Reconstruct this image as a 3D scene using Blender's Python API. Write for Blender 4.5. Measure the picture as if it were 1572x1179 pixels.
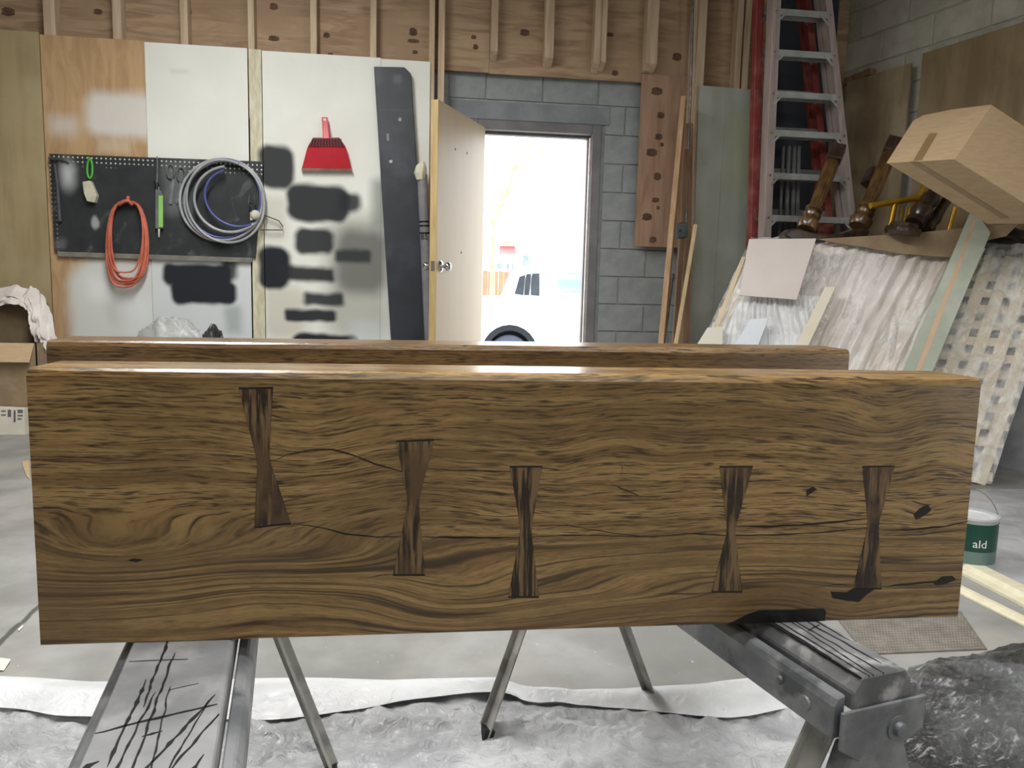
import bpy, bmesh, math, random
from mathutils import Vector, Matrix, noise
V = Vector
random.seed(7)
S = bpy.context.scene
for o in list(bpy.data.objects): bpy.data.objects.remove(o)
col = S.collection

# ------------------------------------------------------------------ camera
CAM = V((0, 0, .95)); F = 1192.5
YAW, PITCH, ROLL = math.radians(7.266), math.radians(7.179), math.radians(1.424)
fw = V((math.sin(YAW)*math.cos(PITCH), math.cos(YAW)*math.cos(PITCH), -math.sin(PITCH)))
r0 = V((math.cos(YAW), -math.sin(YAW), 0)); u0 = r0.cross(fw)
rt = math.cos(ROLL)*r0 + math.sin(ROLL)*u0
up = -math.sin(ROLL)*r0 + math.cos(ROLL)*u0
cam = bpy.data.cameras.new('camera'); cam.sensor_width = 36; cam.lens = F/1572*36; cam.clip_start = .02
co = bpy.data.objects.new('camera', cam); col.objects.link(co)
m3 = Matrix((rt, up, -fw)).transposed()
co.matrix_world = Matrix.Translation(CAM) @ m3.to_4x4()
S.camera = co

def ray(px, py): return fw + (px-786)/F*rt - (py-589.5)/F*up
def at(px, py, ax, v):
    d = ray(px, py); return CAM + d*((v-CAM[ax])/d[ax])
def hit(px, py, P0, N):
    d = ray(px, py); return CAM + d*((P0-CAM).dot(N)/d.dot(N))
def Yp(px, py, y): return at(px, py, 1, y)
def Zp(px, py, z): return at(px, py, 2, z)

# ------------------------------------------------------------------ world, lamps, exposure
W = bpy.data.worlds.new('overcast_sky'); S.world = W; W.use_nodes = True
bg = W.node_tree.nodes['Background']; bg.inputs[0].default_value = (.93, .97, 1, 1); bg.inputs[1].default_value = 6.0
def area(name, loc, target, sx, sy, power, color, portal=False):
    l = bpy.data.lights.new(name, 'AREA'); l.shape = 'RECTANGLE'; l.size = sx; l.size_y = sy; l.energy = power; l.color = color
    if portal: l.cycles.is_portal = True
    o = bpy.data.objects.new(name, l); col.objects.link(o); o.location = loc
    o.rotation_euler = (V(target)-V(loc)).to_track_quat('-Z', 'Y').to_euler()
    return o
area('shop_tube_lamp_mid', (-.95, 2.9, 3.1), (-.95, 2.91, 0), .3, 2.4, 112, (1, .99, .97))
area('shop_tube_lamp_front', (.75, .9, 3.1), (.75, .91, 0), 2.4, .9, 84, (1, .99, .97))
area('shop_tube_lamp_rear', (.3, -1.7, 3.1), (.3, -1.69, 0), 2.4, .3, 42, (1, .99, .97))
area('doorway_portal', (.87, 5.72, 1.04), (.87, 0, 1.04), .9, 2.1, 1, (1, 1, 1), True)
S.view_settings.view_transform = 'Standard'; S.view_settings.look = 'None'
S.view_settings.exposure = 0.0; S.view_settings.gamma = 1; S.view_settings.use_curve_mapping = False

# ------------------------------------------------------------------ helpers: meshes
WL = {}                                             # world base point of each object
class MB:
    def __init__(s): s.v = []; s.f = []
    def add(s, vs, fs):
        n = len(s.v); s.v += [V(p) for p in vs]; s.f += [[i+n for i in f] for f in fs]; return s
    def hexa(s, b, t):
        return s.add(list(b)+list(t), [(3,2,1,0),(4,5,6,7),(0,1,5,4),(1,2,6,5),(2,3,7,6),(3,0,4,7)])
    def box(s, x0, x1, y0, y1, z0, z1):
        return s.hexa([(x0,y0,z0),(x1,y0,z0),(x1,y1,z0),(x0,y1,z0)], [(x0,y0,z1),(x1,y0,z1),(x1,y1,z1),(x0,y1,z1)])
    def bar(s, p, q, w, t, ref=(0,-1,0)):
        p, q = V(p), V(q); d = (q-p).normalized(); n = V(ref); n = (n-d*n.dot(d)).normalized(); a = d.cross(n)*w/2; n = n*t/2
        return s.hexa([p-a-n,p+a-n,p+a+n,p-a+n],[q-a-n,q+a-n,q+a+n,q-a+n])
    def prism(s, pts, vec):
        pts = [V(p) for p in pts]; vec = V(vec); n = len(pts)
        return s.add(pts+[p+vec for p in pts], [list(range(n))[::-1], list(range(n, 2*n))]+[(i,(i+1)%n,n+(i+1)%n,n+i) for i in range(n)])
    def tube(s, pts, r, n=8, closed=False):
        pts = [V(p) for p in pts]; m = len(pts); rings = []; ref = None
        for i, p in enumerate(pts):
            if closed: t = pts[(i+1)%m]-pts[i-1]
            else: t = pts[min(i+1,m-1)]-pts[max(i-1,0)]
            t.normalize()
            if ref is None: ref = V((0,0,1)) if abs(t.z) < .9 else V((0,1,0))
            a = (ref-t*ref.dot(t)).normalized(); ref = a; b = t.cross(a)
            rr = r[i] if isinstance(r, (list,tuple)) else r
            rings.append([p+(a*math.cos(2*math.pi*k/n)+b*math.sin(2*math.pi*k/n))*rr for k in range(n)])
        fs = []
        for i in range(m if closed else m-1):
            j = (i+1)%m
            for k in range(n): fs.append((i*n+k, i*n+(k+1)%n, j*n+(k+1)%n, j*n+k))
        if not closed: fs += [list(range(n))[::-1], [(m-1)*n+k for k in range(n)]]
        return s.add([p for rg in rings for p in rg], fs)
    def lathe(s, p, axis, prof, n=20, flute=0):     # prof: (distance along axis, radius)
        p = V(p); d = V(axis).normalized(); a = V((0,0,1)) if abs(d.z) < .8 else V((1,0,0)); a = (a-d*a.dot(d)).normalized(); b = d.cross(a)
        vs = []
        for h, r in prof:
            fl = 0
            if isinstance(r, tuple): r, fl = r
            for k in range(n):
                rr = r*(1-(fl if k % 2 else 0)); vs.append(p+d*h+(a*math.cos(2*math.pi*k/n)+b*math.sin(2*math.pi*k/n))*rr)
        m = len(prof); fs = [(i*n+k, i*n+(k+1)%n, (i+1)*n+(k+1)%n, (i+1)*n+k) for i in range(m-1) for k in range(n)]
        fs += [list(range(n))[::-1], [(m-1)*n+k for k in range(n)]]
        return s.add(vs, fs)
    def grid(s, fn, nu, nv):
        vs = [fn(i/nu, j/nv) for j in range(nv+1) for i in range(nu+1)]
        return s.add(vs, [(j*(nu+1)+i, j*(nu+1)+i+1, (j+1)*(nu+1)+i+1, (j+1)*(nu+1)+i) for j in range(nv) for i in range(nu)])
    def build(s, name, mat, parent=None, label=None, cat=None, group=None, kind=None, smooth=0, bevel=0, seg=1, thick=0):
        if parent is not None: base = WL[parent.name]
        else:
            xs, ys, zs = zip(*[tuple(v) for v in s.v]); base = V(((min(xs)+max(xs))/2, (min(ys)+max(ys))/2, min(zs)))
        me = bpy.data.meshes.new(name); me.from_pydata([tuple(v-base) for v in s.v], [], s.f)
        bm = bmesh.new(); bm.from_mesh(me); bmesh.ops.recalc_face_normals(bm, faces=bm.faces)
        if bevel:
            es = [e for e in bm.edges if len(e.link_faces) == 2 and e.calc_face_angle(0) > .6]
            bmesh.ops.bevel(bm, geom=es, offset=bevel, segments=seg, profile=.6, affect='EDGES', clamp_overlap=True)
        if thick:
            bmesh.ops.solidify(bm, geom=bm.faces[:], thickness=thick)
        bm.to_mesh(me); bm.free()
        if smooth:
            for p in me.polygons: p.use_smooth = True
            me.set_sharp_from_angle(angle=math.radians(smooth))
        me.materials.append(mat)
        o = bpy.data.objects.new(name, me); col.objects.link(o)
        if parent is not None: o.parent = parent
        else: o.location = base
        WL[o.name] = base
        tag(o, label, cat, group, kind); return o
def tag(o, label=None, cat=None, group=None, kind=None):
    if label: o['label'] = label
    if cat: o['category'] = cat
    if group: o['group'] = group
    if kind: o['kind'] = kind
    return o
def thing(name, label, cat, loc, group=None, kind=None):
    o = bpy.data.objects.new(name, None); col.objects.link(o); o.location = loc; o.empty_display_size = .05
    WL[o.name] = V(loc); return tag(o, label, cat, group, kind)
def piece(src, parent, loc, name=None):             # copy of a part sharing its mesh, centred at loc (world)
    o = src.copy(); col.objects.link(o); o.parent = parent
    o.location = V(loc)-WL[parent.name]; WL[o.name] = WL[parent.name]; return o
def part(name, fn, mat, parent=None, **k):
    m = MB(); fn(m); return m.build(name, mat, parent, **k)
def lerp(a, b, t): return a+(b-a)*t

# ------------------------------------------------------------------ helpers: materials
def new(name):
    m = bpy.data.materials.new(name); m.use_nodes = True; nt = m.node_tree
    return m, nt, nt.nodes['Principled BSDF'], nt.links
def nd(nt, t, **k):
    n = nt.nodes.new(t)
    for a, b in k.items(): setattr(n, a, b)
    return n
def math_(nt, op, a, b=None, clamp=False):
    n = nd(nt, 'ShaderNodeMath', operation=op, use_clamp=clamp)
    for i, x in enumerate((a, b)):
        if x is None: continue
        if isinstance(x, (int, float)): n.inputs[i].default_value = x
        else: nt.links.new(x, n.inputs[i])
    return n.outputs[0]
def mix(nt, f, a, b, typ='MIX'):
    n = nd(nt, 'ShaderNodeMix', data_type='RGBA', blend_type=typ)
    for s, x in ((n.inputs[0], f), (n.inputs[6], a), (n.inputs[7], b)):
        if isinstance(x, (int, float)): s.default_value = x
        elif isinstance(x, tuple): s.default_value = (*x[:3], 1)
        else: nt.links.new(x, s)
    return n.outputs[2]
def rgb(r, g, b):                                    # sRGB 0..255 to linear
    f = lambda c: (c/255/12.92 if c <= 10 else ((c/255+.055)/1.055)**2.4)
    return (f(r), f(g), f(b))
def ramp(nt, x, lo, hi, a=0, b=1):
    n = nd(nt, 'ShaderNodeMapRange', interpolation_type='SMOOTHSTEP'); nt.links.new(x, n.inputs[0])
    for i, v in enumerate((lo, hi, a, b)): n.inputs[i+1].default_value = v
    return n.outputs[0]
def nz(nt, vec, scale, detail=4, dist=0, rough=.55):
    n = nd(nt, 'ShaderNodeTexNoise'); n.inputs['Scale'].default_value = scale; n.inputs['Detail'].default_value = detail
    n.inputs['Distortion'].default_value = dist; n.inputs['Roughness'].default_value = rough
    nt.links.new(vec, n.inputs['Vector']); return n.outputs[0]
def coords(nt, stretch=(1,1,1), world=False, rot=(0,0,0)):
    if world: s = nd(nt, 'ShaderNodeNewGeometry').outputs['Position']
    else: s = nd(nt, 'ShaderNodeTexCoord').outputs['Object']
    mp = nd(nt, 'ShaderNodeMapping'); mp.inputs['Scale'].default_value = stretch; mp.inputs['Rotation'].default_value = rot; nt.links.new(s, mp.inputs[0])
    return mp.outputs[0]
def bumpit(nt, b, h, strength, dist=.002):
    n = nd(nt, 'ShaderNodeBump'); n.inputs['Strength'].default_value = strength; n.inputs['Distance'].default_value = dist
    nt.links.new(h, n.inputs['Height']); nt.links.new(n.outputs[0], b.inputs['Normal'])
def mat(name, c1, c2=None, scale=6, rough=.6, stretch=(1,1,1), lo=.35, hi=.65, bump=0, metal=0, detail=5, dist=0, world=False, c3=None, s3=1.5, rot=(0,0,0), coat=0, spec=None, post=None):
    m, nt, b, L = new(name); c2 = c2 or tuple(x*.8 for x in c1)
    v = coords(nt, stretch, world, rot); h = nz(nt, v, scale, detail, dist)
    c = mix(nt, ramp(nt, h, lo, hi), c1, c2)
    if c3: c = mix(nt, ramp(nt, nz(nt, coords(nt, (1,1,1), world), s3, 5), .48, .68), c, c3)
    if post: c = post(nt, c)
    L.new(c, b.inputs['Base Color']); b.inputs['Roughness'].default_value = rough; b.inputs['Metallic'].default_value = metal
    if coat: b.inputs['Coat Weight'].default_value = coat; b.inputs['Coat Roughness'].default_value = .15
    if spec is not None: b.inputs['Specular IOR Level'].default_value = spec
    if bump: bumpit(nt, b, h, bump)
    return m
def rects(patches, wob=.02, wscale=7):               # sprayed or brushed marks: (x0,x1,z0,z1,soft,colour,alpha[,ellipse])
    def post(nt, c):
        p = nd(nt, 'ShaderNodeNewGeometry').outputs['Position']
        sp = nd(nt, 'ShaderNodeSeparateXYZ'); nt.links.new(p, sp.inputs[0])
        w = nd(nt, 'ShaderNodeTexNoise'); w.inputs['Scale'].default_value = wscale; w.inputs['Detail'].default_value = 1; nt.links.new(p, w.inputs['Vector'])
        ws = nd(nt, 'ShaderNodeSeparateColor'); nt.links.new(w.outputs['Color'], ws.inputs[0])
        X = math_(nt, 'ADD', sp.outputs[0], math_(nt, 'MULTIPLY', math_(nt, 'SUBTRACT', ws.outputs[0], .5), wob*2))
        Z = math_(nt, 'ADD', sp.outputs[2], math_(nt, 'MULTIPLY', math_(nt, 'SUBTRACT', ws.outputs[1], .5), wob*2))
        for q in patches:
            x0, x1, z0, z1, soft, colr, al = q[:7]
            qx = math_(nt, 'ABSOLUTE', math_(nt, 'SUBTRACT', X, (x0+x1)/2)); qz = math_(nt, 'ABSOLUTE', math_(nt, 'SUBTRACT', Z, (z0+z1)/2))
            if len(q) > 7:
                a = math_(nt, 'DIVIDE', qx, abs(x1-x0)/2); bb = math_(nt, 'DIVIDE', qz, abs(z1-z0)/2)
                d = math_(nt, 'SUBTRACT', math_(nt, 'SQRT', math_(nt, 'ADD', math_(nt, 'MULTIPLY', a, a), math_(nt, 'MULTIPLY', bb, bb))), 1)
                d = math_(nt, 'MULTIPLY', d, min(abs(x1-x0), abs(z1-z0))/2)
            else:
                rr_ = min(abs(x1-x0), abs(z1-z0))*.32
                ax_ = math_(nt, 'MAXIMUM', math_(nt, 'SUBTRACT', qx, abs(x1-x0)/2-rr_), 0); az_ = math_(nt, 'MAXIMUM', math_(nt, 'SUBTRACT', qz, abs(z1-z0)/2-rr_), 0)
                d = math_(nt, 'SUBTRACT', math_(nt, 'SQRT', math_(nt, 'ADD', math_(nt, 'MULTIPLY', ax_, ax_), math_(nt, 'MULTIPLY', az_, az_))), rr_)
            c = mix(nt, ramp(nt, d, -soft/2, soft/2, al, 0), c, colr)
        return c
    return post
def pxrect(x0, y0, x1, y1, Y, soft, colr, al=1, *e):
    a, b = Yp(x0, y0, Y), Yp(x1, y1, Y); return (a.x, b.x, b.z, a.z, soft, colr, al, *e)

# ------------------------------------------------------------------ materials
BLK = rgb(30, 35, 42)
M = {}
M['stud'] = mat('stud_pine', rgb(204,184,156), rgb(182,158,130), 5, .7, (6,6,.5), bump=.1)
M['sheath'] = mat('sheathing_ply', rgb(178,152,122), rgb(146,120,94), 3.2, .75, (.8,1,7), .38, .66, bump=.15, dist=.8, c3=rgb(162,136,108), s3=2.2)
M['knot'] = mat('ply_knot', rgb(104,76,58), rgb(74,54,42), 40, .8)
M['block'] = mat('grey_painted_block', rgb(152,157,158), rgb(136,142,144), 9, .75, bump=.3, detail=8, c3=rgb(164,169,169), s3=2.5)
M['mortar'] = mat('grey_painted_mortar', rgb(172,177,178), rgb(156,161,163), 20, .85, bump=.4)
M['whiteblock'] = mat('white_painted_block', rgb(196,196,184), rgb(178,177,164), 7, .75, bump=.35, detail=8, c3=rgb(204,203,192), s3=3)
M['steel'] = mat('galvanised', rgb(150,152,155), rgb(120,122,126), 20, .35, metal=.8)
M['chrome'] = mat('chrome', rgb(210,212,215), rgb(190,192,196), 12, .15, metal=1)
M['black'] = mat('black_plastic', rgb(28,30,33), rgb(20,22,24), 10, .5)
M['cardboard'] = mat('cardboard', rgb(198,172,138), rgb(190,163,128), 14, .8, (1,1,6))
M['cardboard2'] = mat('dull_cardboard', rgb(160,140,112), rgb(142,122,96), 9, .85)
M['tape'] = mat('parcel_tape', rgb(158,132,96), rgb(148,122,88), 9, .3)

# ------------------------------------------------------------------ room shell
YP = 5.45                                            # panel face on the back wall
YB = 5.62                                            # block face
def floor_post(nt, c):
    p = nd(nt, 'ShaderNodeNewGeometry').outputs['Position']; sp = nd(nt, 'ShaderNodeSeparateXYZ'); nt.links.new(p, sp.inputs[0])
    w = nz(nt, p, 9, 4)
    a, b = Zp(60,930,0), Zp(0,985,0); sl = (a.x-b.x)/(a.y-b.y)       # worn joint in the slab
    # joint runs from near left towards the back
    d = math_(nt, 'SUBTRACT', sp.outputs[0], math_(nt, 'ADD', math_(nt, 'MULTIPLY', math_(nt, 'SUBTRACT', sp.outputs[1], b.y), sl), b.x))
    d = math_(nt, 'ABSOLUTE', math_(nt, 'ADD', d, math_(nt, 'MULTIPLY', math_(nt, 'SUBTRACT', w, .5), .03)))
    c = mix(nt, ramp(nt, d, .004, .012, .85, 0), c, rgb(60,60,58))
    s = nz(nt, p, 55, 2); c = mix(nt, ramp(nt, s, .72, .76, 0, .5), c, rgb(215,215,210))
    return c
M['concrete'] = mat('concrete', rgb(156,156,153), rgb(128,128,124), 3, .6, bump=.2, detail=9, c3=rgb(164,160,153), s3=1.6, post=floor_post)
part('floor', lambda m: m.box(-4.6, 3.4+1.6, -4.1, 5.8, -.1, 0), M['concrete'], kind='structure', label='grey concrete workshop floor with a worn joint')
M['ceil'] = mat('ceiling_boards', rgb(150,136,120), rgb(130,116,100), 3, .8)
part('ceiling', lambda m: m.box(-4.6, 5, -4.1, 5.8, 3.6, 3.7), M['ceil'], kind='structure', label='bare workshop ceiling above the studs')
M['sidewall'] = mat('side_wall_paint', rgb(190,186,172), rgb(175,170,156), 3, .8)
part('wall_left', lambda m: m.box(-4.7, -4.6, -4.1, 5.8, 0, 3.6), M['sidewall'], kind='structure', label='plain side wall left of the camera')
part('wall_rear', lambda m: m.box(-4.6, 5, -4.2, -4.1, 0, 3.6), M['sidewall'], kind='structure', label='plain wall behind the camera')

# back wall: core with the doorway, blocks, sheathing, studs and panels as pieces
OX0, OX1 = .43, Yp(907, 260, 5.6).x
FT = Yp(835, 203, 5.6).z                             # clear height of the opening
def wb(m):
    m.box(-4.6, OX0-.02, YB+.0012, 5.80, 0, 3.6); m.box(OX1+.02, 3.3, YB+.0012, 5.80, 0, 3.6); m.box(OX0-.02, OX1+.02, YB+.0012, 5.80, FT+.03, 3.6)
wall = part('wall_back', wb, M['mortar'], kind='structure', label='back wall of grey block, bare studs and sheet panels')
JZ = Yp(950, 253, YB).z; JX = Yp(952, 345, YB).x       # a bed joint and a head joint
def clip_blocks(x0, x1, z0, z1, row):
    out = []
    off = .2 if row % 2 else 0
    k0 = int((x0-JX)/.4)-2
    for k in range(k0, k0+12):
        a, b = JX+off+k*.4, JX+off+(k+1)*.4
        a, b = max(a, x0), min(b, x1)
        if b-a > .03: out.append((a, b, z0, z1))
    return out
blocks = []
r = 0
z = JZ-.2*int(JZ/.2)
rows = []
while z < 2.45: rows.append((z, min(z+.2, 2.47))); z += .2
for i, (za, zb) in enumerate(rows):
    if zb < .4: continue
    if za > FT+.04: segs = [(.22, 2.02)]
    elif zb > FT+.04: segs = [(.22, OX0-.09), (OX1+.09, 2.02)]
    else: segs = [(.22, OX0-.09), (OX1+.09, 2.02)]
    for s0, s1 in segs: blocks += clip_blocks(s0, s1, za, zb, i)
cache = {}
rb = random.Random(3)
for a, b, z0, z1 in blocks:
    w, h = round(b-a-.010, 3), round(z1-z0-.010, 3)
    if h < .02 or w < .02: continue
    if (w, h) not in cache:
        cache[(w, h)] = part('block', lambda m: m.box(-w/2, w/2, -.0015, .02, -h/2, h/2), M['block'], bevel=.001)
        o = cache[(w, h)]; o.parent = wall
    else:
        o = cache[(w, h)].copy(); col.objects.link(o); o.parent = wall
    o.location = V(((a+b)/2, YB+rb.uniform(-.001, .001)+(-.01), (z0+z1)/2-h/2))-WL[wall.name]; o.location.y += .01
# concrete lintel above the frame
part('lintel', lambda m: m.box(.24, OX1+.12, YB-.022, YB+.02, FT+.07, FT+.19), mat('lintel_concrete', rgb(140,146,150), rgb(124,130,134), 6, .8, bump=.2), wall)

# sheathing panels
YS = 5.55
zs = Yp(690,108,YS).z
def sheet(name, x0, x1, z0, z1, y, t, m, **k): return part(name, lambda b: b.box(x0, x1, y, y+t, z0, z1), m, wall, **k)
ex = [-4.6, Yp(383,20,YS).x, Yp(752,60,YS).x, Yp(1072,60,YS).x, 3.28]
sheet('sheathing_panel', ex[0], ex[1]-.002, 2.0, 3.58, YS, .015, M['sheath'])
sheet('sheathing_panel', ex[1], ex[2]-.002, zs, 3.58, YS, .015, M['sheath'])
sheet('sheathing_panel', ex[2], ex[3]-.002, zs-.004, 3.58, YS+.004, .015, M['sheath'])
sheet('sheathing_panel', ex[3], ex[4], 1.0, 3.58, YS+.002, .015, M['sheath'])
a, b = Yp(985,125,YS-.02), Yp(975,378,YS-.02)
sheet('plywood_offcut', a.x, Yp(1064,125,YS-.02).x, b.z, a.z+.05, YS-.025, .018, mat('knotty_ply', rgb(168,138,116), rgb(148,118,96), 3, .75, (7,1,.8), dist=.6, bump=.1))
kn = [(12,18,9,6,YS),(78,13,5,4,YS),(150,18,6,4,YS),(186,36,4,4,YS),(290,18,4,5,YS),(420,10,6,5,YS),(420,59,8,4,YS),(501,54,5,4,YS),(507,83,4,2,YS),(634,49,6,6,YS),(634,63,9,3,YS),(637,80,4,3,YS),(727,57,4,3,YS),(730,72,4,4,YS),(805,50,7,5,YS),(936,53,6,3,YS),(944,112,5,4,YS),(1039,87,7,6,YS)]
YK = YS-.025
kn += [(1008,140,9,6,YK),(1014,177,6,5,YK),(1011,210,6,5,YK),(1016,222,3,3,YK),(1000,234,9,6,YK),(1009,271,6,6,YK),(1006,307,6,4,YK),(1010,319,3,3,YK),(993,333,8,6,YK),(1002,368,6,5,YK)]
for px, py, rx, rz, y in kn:
    c = Yp(px, py, y); sx, sz = rx*.0046, rz*.0046
    part('knot', lambda m: m.prism([c+V((sx*math.cos(t*.628)*(1+.25*math.sin(t*2.3)), -.0008, sz*math.sin(t*.628))) for t in range(10)], (0, .003, 0)), M['knot'], wall)

# studs
def stud(px0, px1, py, zb, zt=3.58, y0=YP+.012, y1=YS, cut=0):
    a, b = Yp(px0, py, y0), Yp(px1, py, y0)
    def f(m):
        if cut: m.prism([(a.x,y0,zb+cut),(a.x,y1,zb),(a.x,y1,zt),(a.x,y0,zt)], (b.x-a.x,0,0))
        else: m.box(a.x, b.x, y0, y1, zb, zt)
    part('stud', f, M['stud'], wall, bevel=.003)
for p0, p1 in ((66,84),(172,186),(276,288),(380,390),(476,486),(568,578),(659,668)): stud(p0, p1, 30, 2.0 if p0 < 600 else 0)
stud(673, 683, 60, 0)
for p0, p1, yb in ((754,765,83),(837,851,93),(913,923,103),(923.5,932,99),(993,1011,102)):
    stud(p0, p1, 50, Yp(p0, yb, YP).z-.02, cut=.045)
stud(1063, 1070, 60, 0, y0=YP+.03); stud(1071, 1084, 60, 0)
stud(1131, 1140, 60, 0); stud(1143, 1152, 60, 0)

# sheet panels on the left part of the back wall
X = lambda px, py=300: Yp(px, py, YP).x
YT = .016
pb = pxrect
plyA = mat('olive_ply', rgb(166,150,112), rgb(150,134,98), 2.5, .95, (6,1,.6), bump=.1, c3=rgb(174,158,122), s3=1.2)
plyA2 = mat('sprayed_ply', rgb(192,160,120), rgb(174,142,104), 2.6, .95, (5,1,.9), bump=.1, dist=1.2,
    post=rects([pb(130,140,250,214,YP,.10,rgb(220,219,214),.85), pb(78,180,116,206,YP,.14,rgb(212,210,206),.8), pb(150,216,200,235,YP,.08,rgb(205,190,165),.7),
                (X(106,450), X(270,450), -.2, Yp(150,395,YP).z, .12, rgb(212,216,214), .95), pb(160,440,205,500,YP,.1,rgb(192,192,184),.6), pb(132,425,176,462,YP,.12,rgb(230,232,230),.7), pb(185,455,235,520,YP,.14,rgb(228,231,232),.6)]))
whC = mat('cream_panel', rgb(232,233,226), rgb(227,228,220), 3, .9, post=rects([
    (X(150,450), X(440,450), -.2, Yp(300,398,YP).z, .14, rgb(206,212,214), .85),
    pb(250,404,358,440,YP,.04,BLK,1), pb(262,430,364,468,YP,.04,BLK,1), pb(340,400,366,430,YP,.05,BLK,.9), pb(345,470,372,512,YP,.08,rgb(120,130,132),.5),
    pb(262,106,288,112,YP,.05,rgb(190,190,176),.5)]))
BL2 = rgb(38, 42, 46)
whD = mat('cream_panel_sprayed', rgb(232,233,226), rgb(226,227,219), 3, .9, post=rects([
    pb(500,330,596,520,YP,.2,rgb(150,150,140),.65), pb(515,350,596,452,YP,.14,rgb(92,94,90),.8), pb(570,276,596,350,YP,.1,rgb(130,140,132),.75), pb(402,300,440,370,YP,.09,rgb(186,184,166),.5), pb(404,440,470,520,YP,.12,rgb(190,186,168),.6),
    pb(397,222,452,292,YP,.05,BL2,.97), pb(440,282,536,342,YP,.05,BL2,.98), pb(520,294,552,326,YP,.06,BL2,.95), pb(452,349,512,391,YP,.05,BL2,.97),
    pb(515,383,570,404,YP,.05,rgb(48,54,54),.97), pb(397,378,445,444,YP,.05,BLK,1), pb(430,408,514,433,YP,.05,rgb(34,38,40),.97),
    pb(466,449,528,470,YP,.05,BLK,.95), pb(437,474,516,494,YP,.04,BLK,.98), pb(448,512,552,560,YP,.04,BLK,1), pb(540,490,588,530,YP,.1,rgb(196,204,206),.6)]))
TOP = lambda px: Yp(px, lerp(52, 95, (px-65)/593), YP).z
def panel(name, x0, x1, zt, m, y=YP, **k): return part(name, lambda b: b.box(x0, x1, y, y+.012, 0, zt), m, wall, bevel=.001, **k)
panel('plywood_panel', -4.58, X(71,280)-.003, TOP(40)+.01, plyA, label='olive stained plywood sheet')
panel('plywood_panel', X(71,280)+.003, X(224,150)-.002, TOP(150), plyA2, label='bare plywood sheet sprayed with white patches')
panel('white_panel', X(224,150), X(381,150)-.002, TOP(300), whC, label='cream painted sheet with a black sprayed patch')
panel('batten', X(383,150), X(402,150), TOP(392), mat('dirty_batten', rgb(214,210,186), rgb(190,184,156), 8, .7, (4,1,1), post=rects([pb(397,222,452,292,YP,.05,BL2,.97), pb(397,378,445,444,YP,.05,BLK,1)])), y=YP-.002)
panel('white_panel', X(403,150), X(585,110)-.001, TOP(500), whD, label='cream painted sheet covered in black spray patches')
panel('white_panel', X(585,110), X(660,150), TOP(620), whD)
# panels right of the plywood offcut
M['greyp'] = mat('grey_green_board', rgb(172,178,168), rgb(160,166,154), 3, .65, post=rects([pb(1122,170,1154,300,5.42,.12,rgb(160,164,128),.55), pb(1076,225,1090,255,5.42,.05,rgb(150,150,130),.5)]))
part('drywall_panel', lambda m: m.prism([Yp(1074,131,5.43), Yp(1117,134,5.43), Yp(1105,300,5.43), Yp(1094,520,5.43), V((Yp(1094,520,5.43).x-.06,5.43,.02)), V((Yp(1066,520,5.43).x-.02,5.43,.02))], (0,.015,0)), M['greyp'], wall, label='grey green board')
part('drywall_panel', lambda m: m.prism([Yp(1117,134.5,5.41), Yp(1157,138,5.41), Yp(1146,360,5.41), V((Yp(1140,500,5.41).x,5.41,.02)), V((Yp(1092,520,5.41).x,5.41,.02)), Yp(1098,430,5.41), Yp(1107,290,5.41)], (0,.015,0)), M['greyp'], wall, label='grey green board with an olive water stain')
M['darkp'] = mat('dark_navy_backing', rgb(42,46,56), rgb(34,38,48), 4, .7)
part('dark_panel', lambda m: m.box(Yp(1186,200,5.5).x, Yp(1272,200,5.5).x, 5.48, 5.5, 0, 3.3), M['darkp'], wall, label='dark navy backing added behind the ladders')  # dark sheet added to fill the dark area behind the ladders

# right wall of white block, running at a slant towards the camera
RD = V((.258, -.966, 0)); RN = V((-.966, -.258, 0)); R0 = V((3.07, 5.62, 0))
def rp(t, z, off=0): return R0+RD*t+RN*off+V((0,0,z))
wr = part('wall_right', lambda m: m.prism([rp(-.2,0,-.01), rp(9.9,0,-.01), rp(9.9,0,-.2), rp(-.2,0,-.2)], (0,0,3.6)), mat('white_mortar', rgb(190,190,178), rgb(176,176,164), 20, .85, bump=.3), kind='structure', label='white painted block wall on the right')
for i in range(9):
    z0 = 1.75+.2*i
    for k in range(6):
        t0 = k*.4+(.2 if i % 2 else 0)
        e = rb.uniform(-.002, .002)
        part('block', lambda m: m.prism([rp(t0+.005,z0+.005,e), rp(t0+.395,z0+.005,e), rp(t0+.395,z0+.195,e), rp(t0+.005,z0+.195,e)], RN*-.03), M['whiteblock'], wr, bevel=.004)

# door frame
M['frame'] = mat('grey_steel_frame', rgb(122,120,122), rgb(106,104,107), 5, .5, bump=.05)
fr = thing('trim_1', 'grey painted steel door frame around the bright doorway', 'door frame', (OX0, 5.6, 0), kind='structure')
del fr['category']
OX2 = Yp(922,260,5.58).x
part('jamb', lambda m: (m.box(OX1, OX2, 5.585, 5.79, 0, FT+.066), m.box(OX1-.02, OX1, 5.66, 5.72, 0, FT-.02)), M['frame'], fr, bevel=.004)
part('jamb', lambda m: (m.box(OX0-.06, OX0, 5.585, 5.79, 0, FT+.066), m.box(OX0, OX0+.02, 5.66, 5.72, 0, FT-.02)), M['frame'], fr, bevel=.004)
part('head', lambda m: (m.box(OX0, OX1, 5.585, 5.79, FT, FT+.066), m.box(OX0, OX1, 5.66, 5.72, FT-.02, FT)), M['frame'], fr, bevel=.004)
part('weather_strip', lambda m: m.box(OX1-.012, OX1-.002, 5.615, 5.64, 0, FT-.02), mat('pale_strip', rgb(222,210,205), rgb(200,190,184), 20, .7), fr)

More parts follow.
